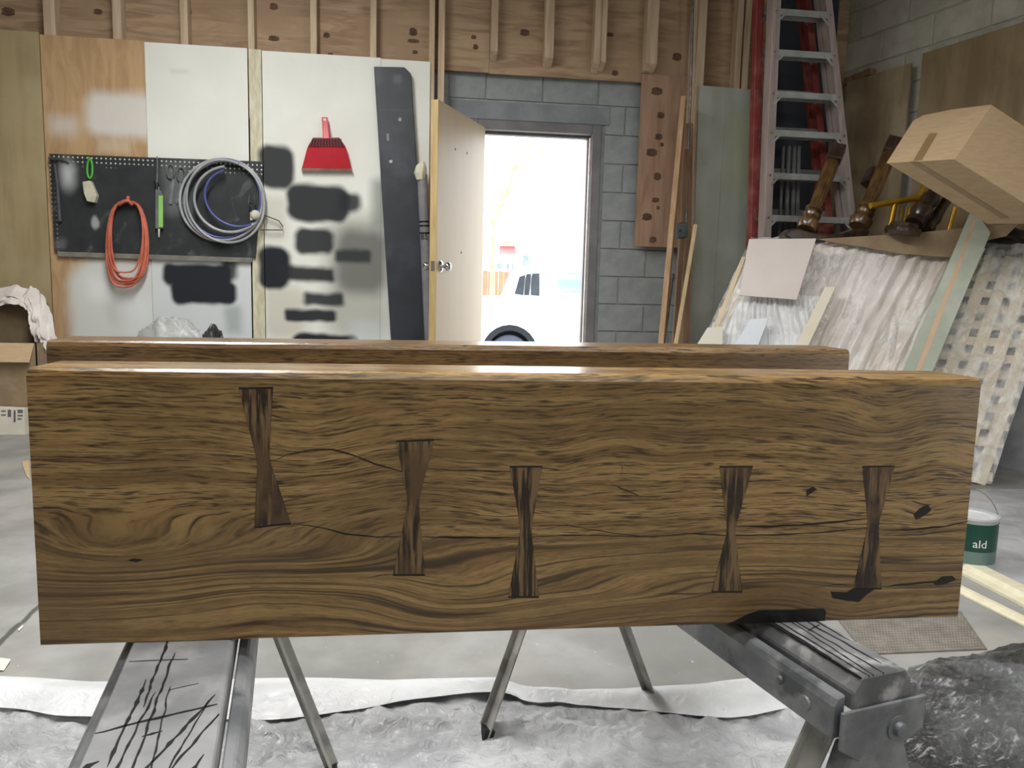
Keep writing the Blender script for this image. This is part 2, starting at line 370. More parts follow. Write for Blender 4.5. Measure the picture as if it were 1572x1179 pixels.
# open door leaf
H0, H1 = V((.478, 5.57, 0)), V((.13, 4.81, 0)); dd = (H1-H0).normalized(); dn = V((dd.y, -dd.x, 0));  dn = dn if dn.x < 0 else -dn
M['doorface'] = mat('door_veneer', rgb(212,192,162), rgb(209,188,158), 2.5, .5, (3,3,.6))
M['dooredge'] = mat('door_edge', rgb(192,168,118), rgb(176,150,100), 6, .6, (6,6,.6))
dr = thing('door_1', 'open tan wooden door leaf swung into the workshop', 'door', H0, kind='structure'); del dr['category']
part('leaf', lambda m: m.prism([H0+V((0,0,.01)), H1-dd*.006+V((0,0,.01)), H1-dd*.006+dn*.045+V((0,0,.01)), H0+dn*.045+V((0,0,.01))], (0,0,2.03)), M['doorface'], dr)
part('lock_edge', lambda m: m.prism([H1-dd*.006+V((0,0,.01)), H1+V((0,0,.01)), H1+dn*.045+V((0,0,.01)), H1-dd*.006+dn*.045+V((0,0,.01))], (0,0,2.03)), M['dooredge'], dr)
kz = 1.06
kc = H1-dd*.065+V((0,0,kz))
for sgn, base in ((-1, kc), (1, kc+dn*.045)):
    ax = dn*sgn
    kb = part('knob', lambda m: m.lathe(base, ax, [(.0,.011),(.03,.011),(.034,.02),(.045,.027),(.058,.027),(.066,.02),(.068,.008)], 20), M['chrome'], dr, smooth=50)
    part('rose', lambda m: m.lathe(base, ax, [(-.001,.036),(.004,.036),(.012,.028),(.014,.012)], 24), M['chrome'], kb, smooth=40)
part('latch_plate', lambda m: m.prism([H1+dn*.010+V((0,0,kz-.03)), H1+dn*.035+V((0,0,kz-.03)), H1+dn*.035+V((0,0,kz+.03)), H1+dn*.010+V((0,0,kz+.03))], dd*.002), M['chrome'], dr)
FN = -dn                                              # visible face of the leaf
for px, py in ((699,229),(717,235),(708,388)):
    c = hit(px, py, H0, FN)
    part('screw_hole', lambda m: m.lathe(c-FN*.002, FN, [(0,.009),(.0025,.009),(.003,.006)], 10), M['knot'], dr)

# ------------------------------------------------------------------ oak slabs
def slab_mat(name, light, mid, dark, seed, rough=.27):
    m, nt, b, L = new(name)
    ph = nd(nt, 'ShaderNodeAttribute', attribute_name='phi').outputs['Fac']; ss = nd(nt, 'ShaderNodeAttribute', attribute_name='along').outputs['Fac']
    def cv(ks, kp, z):
        n = nd(nt, 'ShaderNodeCombineXYZ'); L.new(math_(nt,'MULTIPLY',ss,ks), n.inputs[0]); L.new(math_(nt,'MULTIPLY',ph,kp), n.inputs[1]); n.inputs[2].default_value = z+seed; return n.outputs[0]
    def ridge(ks, kp, z, w, det=2):
        d = math_(nt, 'ABSOLUTE', math_(nt, 'SUBTRACT', nz(nt, cv(ks,kp,z), 1, det), .5)); return ramp(nt, d, 0, w, 1, 0)
    brk = ramp(nt, nz(nt, cv(26,300,21), 1, 2), .40, .56)
    pore = math_(nt, 'MULTIPLY', ridge(6,120,0,.062), brk)
    pore2 = ramp(nt, nz(nt, cv(24,420,3), 1, 2), .56, .66)
    pore = math_(nt, 'MAXIMUM', pore, math_(nt, 'MULTIPLY', pore2, .75))
    zl = nd(nt, 'ShaderNodeSeparateXYZ'); L.new(coords(nt), zl.inputs[0])
    lowm = ramp(nt, zl.outputs[2], .16, .09, 0, 1) if seed == 0 else math_(nt, 'MULTIPLY', ph, 0)
    rl = ridge(.9,62,30,.055,1); rl = math_(nt, 'MULTIPLY', rl, ramp(nt, nz(nt, cv(5,30,33), 1, 2), .3, .5))
    pore = math_(nt, 'MULTIPLY', pore, math_(nt, 'SUBTRACT', 1, math_(nt, 'MULTIPLY', lowm, .6)))
    pore = math_(nt, 'MAXIMUM', pore, math_(nt, 'MULTIPLY', math_(nt, 'MULTIPLY', rl, lowm), .95))
    fine = nz(nt, cv(60,900,5), 1, 2)
    band = ramp(nt, nz(nt, cv(1.2,95,9), 1, 3), .36, .64)
    blot = nz(nt, coords(nt, (1,1,2)), 4.5, 5)
    c = mix(nt, band, light, mid)
    c = mix(nt, math_(nt,'MULTIPLY',pore,.9), c, dark)
    c = mix(nt, ramp(nt, fine, .4, .7, 0, .3), c, dark)
    c = mix(nt, ramp(nt, blot, .42, .68, 0, .5), c, tuple(x*.5 for x in mid))
    L.new(c, b.inputs['Base Color']); b.inputs['Roughness'].default_value = rough
    b.inputs['Coat Weight'].default_value = .35; b.inputs['Coat Roughness'].default_value = .2
    bumpit(nt, b, math_(nt,'SUBTRACT',1,pore), .25, .001)
    return m
M['oak'] = slab_mat('stained_oak', rgb(172,140,90), rgb(134,104,62), rgb(34,22,13), 0)
M['oak2'] = slab_mat('stained_oak_rear', rgb(140,110,72), rgb(110,84,52), rgb(44,31,20), 40)

def make_slab(name, x0, x1, y0, y1, zb, h, th, bumps, m, parent, ang_dy=0, bow=0):
    NX, NZ = 230, 66; ch = .009
    prof = [(0, k/NZ*(h-ch)) for k in range(NZ+1)]+[(ch*.35,h-ch*.3),(ch,h)]+[(ch+(th-2*ch)*k/6,h) for k in range(1,7)]+[(th-ch*.35,h-ch*.3),(th,h-ch)]+[(th,(h-ch)*(1-k/6)) for k in range(1,7)]+[(th*(1-k/3),0) for k in range(1,3)]
    n = len(prof); vs = []; phi = []; al = []
    for i in range(NX+1):
        t = i/NX; x = lerp(x0, x1, t); yb = lerp(y0, y1, t)
        for (py, pz) in prof:
            z = zb+pz
            vs.append(V((x, yb+py, z)))
            tt = pz if py < ch*1.1 else (h+py*.55 if pz > h*.5 and py < th else pz+1)
            p = tt+.010*noise.noise(V((x*5, tt*6, 1.7+x0)))+.0024*noise.noise(V((x*13, tt*20, 3.1)))+.0008*noise.noise(V((x*45, tt*60, 8.1)))
            for (cx, cz, a, wx, wz) in bumps:
                q = ((x-cx)/wx)**2+((z-cz)/wz)**2
                if q < 12: p += a*math.exp(-q)
            phi.append(p); al.append(x)
    fs = [(i*n+k, i*n+(k+1)%n, (i+1)*n+(k+1)%n, (i+1)*n+k) for i in range(NX) for k in range(n)]
    fs += [list(range(n))[::-1], [NX*n+k for k in range(n)]]
    base = WL[parent.name]
    me = bpy.data.meshes.new(name); me.from_pydata([tuple(v-base) for v in vs], [], fs)
    a = me.attributes.new('phi', 'FLOAT', 'POINT'); a.data.foreach_set('value', phi)
    a = me.attributes.new('along', 'FLOAT', 'POINT'); a.data.foreach_set('value', al)
    bm = bmesh.new(); bm.from_mesh(me); bmesh.ops.recalc_face_normals(bm, faces=bm.faces); bm.to_mesh(me); bm.free()
    me.materials.append(m)
    o = bpy.data.objects.new(name, me); col.objects.link(o); o.parent = parent; WL[o.name] = base
    return o
SY, ZB, SH = .945, .51, .333
sp = lambda px, py: Yp(px, py, SY)
def bump(px, py, a, wx, wz): c = sp(px, py); return (c.x, c.z, a, wx, wz)
front = thing('oak_slab', 'stained oak slab with five butterfly keys standing on edge across the sawhorses', 'wood slab', (.155, .995, ZB))
BUMPS = [bump(225,852,.056,.20,.046), bump(400,915,-.012,.12,.035), bump(500,862,.022,.10,.030), bump(700,915,.042,.12,.050), bump(560,935,-.014,.08,.04), bump(480,690,.012,.07,.05), bump(620,760,-.010,.1,.05), bump(900,905,.010,.07,.02), bump(1000,915,.010,.1,.014), bump(1130,900,-.010,.12,.03), bump(1420,785,.010,.03,.018), bump(1350,640,.014,.05,.04), bump(940,690,-.012,.05,.05), bump(1300,940,.012,.06,.02), bump(480,620,.008,.1,.06), bump(1060,640,-.01,.18,.06), bump(250,600,-.008,.2,.05), bump(1440,700,-.012,.05,.05)]
make_slab('board', -.4404, .7528, SY, SY, ZB, SH, .10, BUMPS, M['oak'], front)
KP = [[(367,598),(419,597),(413,704),(446,802),(391,808),(395.5,708)],
      [(609,679),(666,677),(642,771),(652,881),(604,881),(627,771)],
      [(783,718),(832,718),(815,812),(827,915),(781,915),(800,812)],
      [(1105,718),(1155,718),(1128,814),(1139,907),(1093,907),(1117,814)],
      [(1324,718),(1373,717),(1348,805),(1353,902),(1310,903),(1333,805)]]
def key_post(nt, c):
    return c
M['key'] = mat('butterfly_key_oak', rgb(122,98,66), rgb(40,28,19), 85, .5, (2.0,1,.16), .40, .56, dist=.2, c3=rgb(92,70,46), s3=14, rot=(0,.09,0))
M['epoxy'] = mat('black_epoxy', rgb(14,13,13), rgb(9,9,9), 10, .28)
M['crack'] = mat('dark_crack_fill', rgb(30,20,12), rgb(20,13,8), 20, .6)
def smooth_side(a, b, c, n=5):                        # slight curve through the waist
    a, b, c = V(a), V(b), V(c)
    return [((1-t)**2*a+2*t*(1-t)*(2*b-(a+c)/2)+t*t*c) for t in [k/n for k in range(n+1)]]
for tl, trr, wr_, br, bl, wl in KP:
    m2 = lambda p: V((*p, 0))
    right = [lerp(m2(trr), m2(wr_), t) for t in (0,.35,.7,.93)]+[lerp(m2(wr_), m2(br), t) for t in (.07,.3,.65,1)]
    left = [lerp(m2(bl), m2(wl), t) for t in (0,.35,.7,.93)]+[lerp(m2(wl), m2(tl), t) for t in (.07,.3,.65,1)]
    pts = [sp(p.x, p.y) for p in right+left]
    cen = sum(pts, V((0,0,0)))/len(pts)
    part('key_outline', lambda m: m.prism([cen+(p-cen)*1.03+V((0,-.0002,0)) for p in pts], (0,.004,0)), M['crack'], front)
    part('butterfly_key', lambda m: m.prism([p+V((0,-.0006,0)) for p in pts], (0,.004,0)), M['key'], front, label='dark bow tie key inlaid across the crack')
def crack(pxs, w):
    pts = [sp(*p) for p in pxs]; dense = []
    for i in range(len(pts)-1):
        n = max(2, int((pts[i+1]-pts[i]).length/.006))
        for k in range(n): dense.append(lerp(pts[i], pts[i+1], k/n))
    dense.append(pts[-1]); n = len(dense)
    upv, lo = [], []
    for i, p in enumerate(dense):
        e = noise.noise(p*60)*.0008; ww = w*(.45+.55*abs(math.sin(i*.23+noise.noise(p*30)*3)))*min(1, i/6+.15, (n-1-i)/6+.15)
        upv.append(p+V((0,-.0003,e+ww/2))); lo.append(p+V((0,-.0003,e-ww/2)))
    def f(m):
        m.add(upv+lo+[p+V((0,.001,0)) for p in upv]+[p+V((0,.001,0)) for p in lo],
              [(i,i+1,n+i+1,n+i) for i in range(n-1)]+[(i,2*n+i,2*n+i+1,i+1) for i in range(n-1)]+[(n+i,n+i+1,3*n+i+1,3*n+i) for i in range(n-1)])
    part('crack_fill', f, M['crack'], front)
crack([(414,712),(440,698),(470,692),(510,690),(540,698),(575,712),(620,725)], .0022)
crack([(652,719),(700,722),(740,723),(785,724)], .0016)
crack([(446,801),(465,806),(500,811),(530,820),(580,824),(624,824)], .0024)
crack([(648,824),(720,825),(800,826)], .0028)
crack([(818,824),(860,822),(930,822),(1000,824),(1050,820),(1118,813)], .0015)
crack([(822,814),(870,806),(900,812),(950,819),(1010,826)], .001)
crack([(1040,818),(1117,822),(1180,821),(1250,818),(1334,810)], .0018)
crack([(1128,808),(1180,808),(1240,805),(1334,796)], .0028)
crack([(1347,814),(1400,813),(1450,808),(1486,800)], .0028)
crack([(1347,822),(1410,821),(1480,812)], .0014)
crack([(930,735),(950,748),(990,765)], .0022); crack([(950,705),(956,720),(952,738)], .003)
crack([(1352,901),(1390,897),(1430,893),(1476,889)], .0028)
crack([(1098,909),(1060,912),(1000,911)], .0012); crack([(560,888),(590,882),(604,880)], .0018); crack([(640,882),(662,885)], .0014)
crack([(1240,902),(1290,897),(1320,905)], .0012)
part('epoxy_fill', lambda m: m.prism([sp(*p)+V((0,-.0005,0)) for p in ((1118,958.5),(1135,949),(1150,942),(1166,937),(1200,936.5),(1240,934.5),(1264,934),(1268,938),(1266,953))], (0,.01,0)), M['epoxy'], front, label='black epoxy patch along the lower edge')
part('epoxy_fill', lambda m: m.prism([sp(*p)+V((0,-.0005,0)) for p in ((1275,908),(1300,909),(1308,904),(1345,903),(1331,912),(1318,924),(1300,922),(1278,918))], (0,.01,0)), M['epoxy'], front, label='black epoxy patch below the last key')
for pts in (((1402,790),(1412,780),(1424,774),(1430,783),(1418,792),(1406,798)), ((1432,895),(1446,885),(1462,884),(1468,890),(1452,896),(1438,899)), ((1238,752),(1248,747),(1254,751),(1245,757),(1238,762)), ((196,860),(206,857),(220,859),(210,863))):
    part('knot', lambda m: m.prism([sp(*p)+V((0,-.0004,0)) for p in pts], (0,.002,0)), M['crack'], front)

rear = thing('oak_slab', 'rear oak slab of which only the top strip shows behind the keyed slab', 'wood slab', (.12, 1.43, ZB))
make_slab('board', -.598, .843, 1.355, 1.418, ZB, SH, .12, [(-.3,.7,.02,.3,.05),(.3,.78,-.02,.3,.05)], M['oak2'], rear)

# ------------------------------------------------------------------ sawhorses
M['timber'] = mat('oversprayed_timber', rgb(150,151,152), rgb(122,124,126), 7, .6, (1,1,1), bump=.35, detail=8, c3=rgb(166,166,166), s3=9)
M['timber_dark'] = mat('oversprayed_dark_timber', rgb(126,127,128), rgb(84,86,88), 9, .55, bump=.5, detail=9, c3=rgb(170,170,170), s3=26)
M['hmetal'] = mat('oversprayed_steel', rgb(150,152,155), rgb(108,111,115), 10, .45, bump=.25, metal=.2, detail=9, c3=rgb(92,95,98), s3=22)
M['legm'] = mat('worn_grey_leg', rgb(184,183,178), rgb(158,157,152), 9, .6, detail=8, c3=rgb(140,139,135), s3=18)
M['kerf'] = mat('black_saw_cut', rgb(24,25,27), rgb(16,16,17), 20, .8)
def kerf(m, p, q, w):
    k = max(4, int((q-p).length/.008)); L_, R_ = [], []; sd = V((-(q-p).y, (q-p).x, 0)).normalized()
    for i in range(k+1):
        c = lerp(p, q, i/k); c = c+sd*.0022*noise.noise(c*45); ww = w*1.7*(.3+1.1*abs(noise.noise(c*90+V((5,0,0)))))*min(1, .2+i/3, .2+(k-i)/3)
        L_.append(c+sd*ww/2+V((0,0,-.0003))); R_.append(c-sd*ww/2+V((0,0,-.0003)))
    n = k+1
    m.add(L_+R_+[v+V((0,0,-.002)) for v in L_+R_], [(i,i+1,n+i+1,n+i) for i in range(k)]+[(i,2*n+i,2*n+i+1,i+1) for i in range(k)]+[(n+i,n+i+1,3*n+i+1,3*n+i) for i in range(k)])
def sawhorse(label, near, far, wid, th, tm, cuts, legspread, feet=None):
    near, far = V((*near, ZB)), V((*far, ZB)); d = (far-near).normalized(); n = V((d.y, -d.x, 0)); n = n if n.x > 0 else -n; Zv = V((0,0,1))
    t = thing('sawhorse', label, 'sawhorse', V((((near+far)/2).x, ((near+far)/2).y, 0)), 'sawhorses under the oak slabs')
    c = th*.28
    prof = [(-wid/2,-th),(wid/2,-th),(wid/2,-c*1.2),(wid/2-c,-.001),(-wid/2+c*1.2,-.001),(-wid/2,-c*1.6)] if tm is M['timber_dark'] else [(-wid/2,-th),(wid/2,-th),(wid/2,-.004),(wid/2-.004,-.001),(-wid/2+.003,-.001),(-wid/2,-.003)]
    tb = part('timber', lambda m: m.prism([near+n*a+Zv*b for a, b in prof], far-near), tm, t, bevel=.002)
    for (u0, w0, u1, w1, ww) in cuts:                # u along, w across (-1..1)
        p = near+d*u0+n*(w0*wid/2); q = near+d*u1+n*(w1*wid/2)
        part('saw_cut', lambda m: kerf(m, p, q, ww), M['kerf'], tb)
    for sgn in (-1, 1):
        o = n*sgn*(wid/2+.004)
        rl = part('rail', lambda m: m.prism([near+d*.006+o+Zv*-.022, near+d*.006+o+n*sgn*.012+Zv*-.024, near+d*.006+o+n*sgn*.018+Zv*-.034, near+d*.006+o+n*sgn*.018+Zv*-.075, near+d*.006+o+Zv*-.075], (far-near)-d*.012), M['hmetal'], t, bevel=.002)
        for u in (.05, .095):
            part('rivet', lambda m: m.lathe(near+d*u+o+n*sgn*.017+Zv*(-.052 if u < .06 else -.045), n*sgn, [(0,.010 if u < .06 else .006),(.004,.009 if u < .06 else .005),(.005,.004)], 14), M['hmetal'], rl, smooth=40)
    for e, dirn in ((near, -1), (far, 1)):
        fp = e+d*dirn*.002
        br = part('end_bracket', lambda m: m.prism([fp+n*-(wid/2+.02)+Zv*-.036, fp+n*(wid/2+.02)+Zv*-.036, fp+n*(wid/2+.02)+Zv*-.078, fp+n*(wid/2-.01)+Zv*-.092, fp+n*-.012+Zv*-.102, fp+n*-(wid/2-.012)+Zv*-.102, fp+n*-(wid/2+.02)+Zv*-.082], d*dirn*.004), M['hmetal'], t, bevel=.0015)
        part('bolt', lambda m: m.lathe(fp+n*.022+Zv*-.07+d*dirn*.003, d*dirn, [(0,.016),(.003,.016),(.0031,.009),(.009,.008),(.010,.004)], 16), M['hmetal'], br, smooth=30)
        part('saddle', lambda m: m.prism([fp+n*-(wid/2-.005)+Zv*-.09, fp+n*(wid/2-.005)+Zv*-.09, fp+n*(wid/2+.03)+Zv*-.19, fp+n*-(wid/2+.03)+Zv*-.19], -d*dirn*.03), M['hmetal'], br, bevel=.003)
        for sgn in (-1, 1):
            top = e-d*dirn*.04+n*sgn*(wid/2-.012)+Zv*-.06; foot = V((e.x, e.y, 0))-d*dirn*.075+n*sgn*legspread
            lg = part('leg', lambda m: (m.bar(top, foot, .034, .003, n), m.bar(top+d*.0155, foot+d*.0155, .026, .003, d)), M['legm'], t)
            part('foot_pad', lambda m: m.bar(foot, foot+(top-foot).normalized()*.03, .03, .022, n), M['black'], lg)
    return t
rgt = random.Random(5)
cR = [(.0,-.5,.42,-.45,.0022),(.0,-.35,.3,.1,.0018),(.0,.0,.5,.05,.002),(.02,.35,.33,.3,.0022),(.08,.6,.4,.75,.002),(.0,-.75,.3,-.8,.003),(.12,-.1,.13,.55,.003),(.05,-.7,.5,-.6,.0016),(.2,.2,.4,.6,.0014),(.15,-.85,.35,-.9,.0035)]
sawhorse('near right sawhorse with a short thick oversprayed timber under the slab ends', (.552,.802), (.337,1.643), .091, .040, M['timber_dark'], cR, .21)
nL, fL = (-.21,.50), (-.353,1.45)
cL = [(.26,-.95,.29,.9,.0035),(.30,-.35,.47,-.3,.003),(.20,-.55,.36,-.45,.003),(.10,-.55,.33,-.22,.0025),(.12,-.2,.42,-.1,.0025),(.06,-.9,.31,.85,.0028),(.03,-.6,.27,.95,.0022),(-.0,-.4,.2,.85,.003),(.11,-.98,.13,-.3,.006),(.2,-.98,.21,-.7,.006),(.245,-.2,.25,.1,.004),(.04,-.5,.12,.9,.0022),(.33,.0,.34,.5,.0012),(.15,.1,.34,.02,.0018),(.05,-.1,.3,.75,.0018),(.41,-.9,.40,.2,.0012)]
sawhorse('left sawhorse with a wide pale top board scored by black saw cuts', nL, fL, .118, .038, M['timber'], cL, .205)

# ------------------------------------------------------------------ plastic sheeting on the floor
def film_mat(name, base, rough, trans, alpha_noise=None, bump=.3, sc=14, c2=None):
    m, nt, b, L = new(name)
    v = coords(nt, (1,1,1), True); h = nz(nt, v, sc, 6, 1.5)
    c = mix(nt, ramp(nt, nz(nt, v, 3.3, 4), .4, .65), base, c2 or tuple(x*.8 for x in base))
    L.new(c, b.inputs['Base Color']); b.inputs['Roughness'].default_value = rough
    bumpit(nt, b, h, bump, .01)
    if trans:
        tb = nd(nt, 'ShaderNodeBsdfTransparent'); mx = nd(nt, 'ShaderNodeMixShader')
        L.new(ramp(nt, nz(nt, v, sc*.5, 5, 1.0), .35, .65, trans*.7, min(1, trans*1.25)), mx.inputs[0])
        L.new(b.outputs[0], mx.inputs[1]); L.new(tb.outputs[0], mx.inputs[2]); L.new(mx.outputs[0], nt.nodes['Material Output'].inputs[0])
    return m
def fold(p, k=1.0):
    a = abs(noise.noise(p*3*k)); b = abs(noise.noise(p*8*k+V((3,1,2)))); c = abs(noise.noise(p*19*k+V((7,5,1)))); d = noise.noise(p*40*k)
    return (1-a)**3*.5+(1-b)**3*.3+(1-c)**2*.15+d*.05
M['sheet'] = film_mat('milky_plastic', rgb(232,234,236), .35, 0, bump=.5, sc=30, c2=rgb(208,210,212))
M['sheet2'] = film_mat('dusty_plastic', rgb(196,198,200), .28, 0, bump=1.0, sc=24, c2=rgb(150,152,155))
M['sheet3'] = film_mat('dark_clear_plastic', rgb(112,115,118), .07, .22, bump=1.0, sc=46, c2=rgb(30,32,34)); M['sheet3'].node_tree.nodes['Principled BSDF'].inputs['Specular IOR Level'].default_value = 1.0; M['sheet3'].node_tree.nodes['Principled BSDF'].inputs['Coat Weight'].default_value = .6; M['sheet3'].node_tree.nodes['Principled BSDF'].inputs['Coat Roughness'].default_value = .12
M['clear'] = film_mat('clear_film', rgb(242,240,238), .14, .62, bump=.7, sc=18, c2=rgb(226,226,228))
edge1 = [(-300,1040),(0,1050),(130,1060),(390,1055),(600,1056),(760,1055),(820,1073),(880,1078),(960,1070),(1080,1062),(1170,1050),(1215,1075),(1260,1110),(1330,1150)]
E1 = [Zp(x, y, 0) for x, y in edge1]
def edge_at(E, t):
    k = t*(len(E)-1); i = min(int(k), len(E)-2); return lerp(E[i], E[i+1], k-i)
def sheet1(u, v):
    a = edge_at(E1, u); b = V((a.x*.8-.02, .55, 0)); p = lerp(a, b, v)
    hgt = .004+(.030*fold(V((p.x, p.y*1.6, .3)), 1.2)+.016*abs(noise.noise(V((p.x*11+p.y*7, p.y*15-p.x*4, 2))))+.010*abs(noise.noise(V((p.x*28, p.y*34, 6)))))*min(1, v*8+.15)
    return p+V((0,0,hgt))
part('dust_sheet', lambda m: m.grid(sheet1, 300, 170), M['sheet2'], label='crumpled dusty plastic sheet spread on the floor under the sawhorses', cat='plastic sheet', smooth=60)
def sheet0(u, v):
    a = edge_at(E1, u*.88+.02)+V((0,.015,0)); wv = .13+.05*math.sin(u*9)+.05*noise.noise(V((u*6,0,4)))
    p = a+V((.02*noise.noise(V((u*20,v*3,1))), -wv*v, 0))
    hgt = .028+.012*math.sin(v*3.14)+.020*abs(noise.noise(V((p.x*2.2, p.y*9, 2.2))))+.006*noise.noise(V((p.x*6,p.y*25,3)))
    return p+V((0,0,hgt*(.25+.75*math.sin(min(1,v*1.4+.12)*1.57))))
part('dust_sheet', lambda m: m.grid(sheet0, 150, 26), M['sheet'], label='bright white folded hem of plastic along the far edge of the dusty sheet', cat='plastic sheet', smooth=60)
def sheet2f(u, v):
    a = lerp(Zp(1395,1030,0), Zp(1640,985,0), u); b = lerp(Zp(1330,1200,0), Zp(1660,1240,0), u); p = lerp(a, b, v)
    e = min(1, 6*u+.2, 6*v+.15)
    w = p+V((noise.noise(p*5), noise.noise(p*5+V((9,0,0))), 0))*.06
    cr = .020*(1-abs(noise.noise(V((w.x*5+w.y*3, w.y*9-w.x*3, 5))))*2)+.013*(1-abs(noise.noise(V((w.x*9+w.y*16, w.y*24-w.x*6, 3))))*2)+.006*(1-abs(noise.noise(V((w.x*22, w.y*52, 1))))*2)
    return p+V((0,0,.008+max(0,cr)*e+.055*e*math.sin(3.1*min(1,u*.8+.1))*math.sin(3*v)))
part('dust_sheet', lambda m: m.grid(sheet2f, 170, 140), M['sheet3'], label='dark crinkled clear plastic heaped beside the right sawhorse', cat='plastic sheet', smooth=80)
def sheet3f(u, v):
    a = lerp(Zp(1440,752,0), Zp(1640,752,0), u); b = lerp(Zp(1425,830,0), Zp(1720,975,0), u); p = lerp(a, b, v)
    return p+V((0,0,.003+.035*fold(V((p.x, p.y, 9)), .7)*min(1,5*v+.1,(1-v)*6+.03)))
part('dust_sheet', lambda m: m.grid(sheet3f, 70, 60), film_mat('grey_floor_plastic', rgb(186,187,190), .3, 0, bump=.4, sc=10, c2=rgb(160,162,166)), label='smooth grey plastic sheet on the floor behind the paint can', cat='plastic sheet', smooth=60)

def sheet4f(u, v):
    p = rp(1.55+u*1.6, .95*(1-v), .135+.05*v*v)
    return p+RN*(.03*noise.noise(V((u*7, v*3, 3)))+.02*abs(noise.noise(V((u*18+v*6, v*8, 3)))))
part('dust_sheet', lambda m: m.grid(sheet4f, 60, 40), film_mat('grey_hung_plastic', rgb(176,177,180), .3, 0, bump=.4, sc=10, c2=rgb(148,150,154)), label='grey plastic sheet hung on the right wall beside the wrapped stack', cat='plastic sheet', smooth=60)

# rubber mat, trim boards, paint can, scraps
mt = thing('rubber_mat', 'brown grey textured rubber mat on the floor behind the right sawhorse', 'mat', Zp(1400,965,0))
A0, A1, A2, A3 = Zp(1280,945,0), Zp(1475,940,0), Zp(1515,998,0), Zp(1330,1006,0)
part('base', lambda m: m.prism([A0,A1,A2,A3], (0,0,.004)), mat('mat_rubber', rgb(126,120,112), rgb(108,103,96), 20, .8), mt)
def studs_(m):
    for i in range(40):
        for j in range(16):
            u, v = (i+.5*(j%2)+.25)/41, (j+.5)/16
            p = lerp(lerp(A0,A1,u), lerp(A3,A2,u), v)+V((0,0,.004)); s = .0036
            m.add([p+V((-s,0,0)),p+V((0,-s,0)),p+V((s,0,0)),p+V((0,s,0)),p+V((0,0,.003))],[(0,1,4),(1,2,4),(2,3,4),(3,0,4)])
part('tread_studs', studs_, mat('mat_stud', rgb(150,144,134), rgb(134,128,118), 20, .7), mt, kind='stuff')
M['cream'] = mat('cream_trim', rgb(232,226,200), rgb(222,215,186), 5, .4, (1,6,6))
def floor_board(label, p0, p1, w, t, m, prof=True):
    a, b = Zp(*p0, 0), Zp(*p1, 0); d = (b-a).normalized(); n = V((d.y,-d.x,0)); n = n if n.y < 0 else -n
    pr = [(0,0),(w,0),(w,t*.45),(w*.72,t*.55),(w*.62,t),(w*.1,t),(0,t*.8)] if prof else [(0,0),(w,0),(w,t),(0,t)]
    part('trim_board', lambda mm: mm.prism([a+n*x+V((0,0,z)) for x, z in pr], b-a), m, label=label, cat='moulding', group='cream mouldings on the floor', bevel=.0015)
floor_board('wide cream moulding lying on the floor, nearest the paint can', (1400,824), (1690,969), .10, .030, M['cream'])
floor_board('narrow cream moulding lying on the floor in front of the wider one', (1400,868), (1700,1016), .04, .018, M['cream'])
# paint can
pc = Zp(1485,868,0); CR, CH = .082, .192
cn = thing('paint_can', 'gallon paint can with a dark green label and wire handle at the slab end', 'paint can', pc)
def canlab(nt, c):
    return c
part('body', lambda m: m.lathe(pc, (0,0,1), [(.0,CR-.001),(.003,CR+.002),(.008,CR),(CH-.012,CR),(CH-.006,CR+.004),(CH,CR+.003),(CH,CR-.004),(CH-.008,CR-.006)], 48), mat('can_plastic', rgb(188,192,196), rgb(172,176,180), 8, .3), cn, smooth=40)
part('label', lambda m: m.lathe(pc, (0,0,1), [(.075,CR+.0006),(.0751,CR+.0012),(CH-.02,CR+.0012),(CH-.0199,CR+.0006)], 48), mat('green_label', rgb(18,70,58), rgb(14,60,50), 6, .3), cn, smooth=40)
part('label_fade', lambda m: m.lathe(pc, (0,0,1), [(.03,CR+.0004),(.0301,CR+.0009),(.075,CR+.0009),(.0751,CR+.0004)], 48), mat('label_silver', rgb(110,134,130), rgb(92,118,114), 6, .3), cn, smooth=40)
part('lid', lambda m: m.lathe(pc+V((0,0,CH-.008)), (0,0,1), [(0,CR-.006),(.003,CR-.007),(.003,CR-.02),(.0,CR-.024),(.001,.01)], 40), mat('lid_plastic', rgb(226,228,230), rgb(205,208,210), 12, .25), cn, smooth=30)
rxv = V((math.cos(.35), -math.sin(.35), 0))          # handle axis
hp = [pc+rxv*(CR+.006)*math.cos(a)+V((0,0,CH-.035+.115*math.sin(a)))+V((.3,.95,0))*(.03*math.sin(a)) for a in [k*math.pi/20 for k in range(21)]]
hd = part('handle', lambda m: m.tube(hp, .0018, 6), M['chrome'], cn, smooth=60)
for sg in (1,-1): part('handle_boss', lambda m: m.lathe(pc+rxv*sg*(CR-.001)+V((0,0,CH-.035)), rxv*sg, [(0,.011),(.005,.010),(.008,.006),(.010,.003)], 14), M['chrome'], hd, smooth=40)
def text_mesh(txt, size):
    c = bpy.data.curves.new('lettering', 'FONT'); c.body = txt; c.size = size; c.align_x = 'LEFT'; c.resolution_u = 3
    o = bpy.data.objects.new('lettering_curve', c); col.objects.link(o); bpy.context.view_layer.update()
    me = bpy.data.meshes.new_from_object(o.evaluated_get(bpy.context.evaluated_depsgraph_get()))
    vs = [v.co.copy() for v in me.vertices]; fs = [list(p.vertices) for p in me.polygons]
    bpy.data.objects.remove(o); bpy.data.curves.remove(c); bpy.data.meshes.remove(me); return vs, fs
vs, fs = text_mesh('ald', .040)
va = math.atan2(-pc.y, -pc.x)                         # direction from can to camera
tw = max(v.x for v in vs)
def cyl(v): a = va+.64+(v.x-tw)/CR; return pc+V((math.cos(a)*(CR+.0018), math.sin(a)*(CR+.0018), .092+v.y))
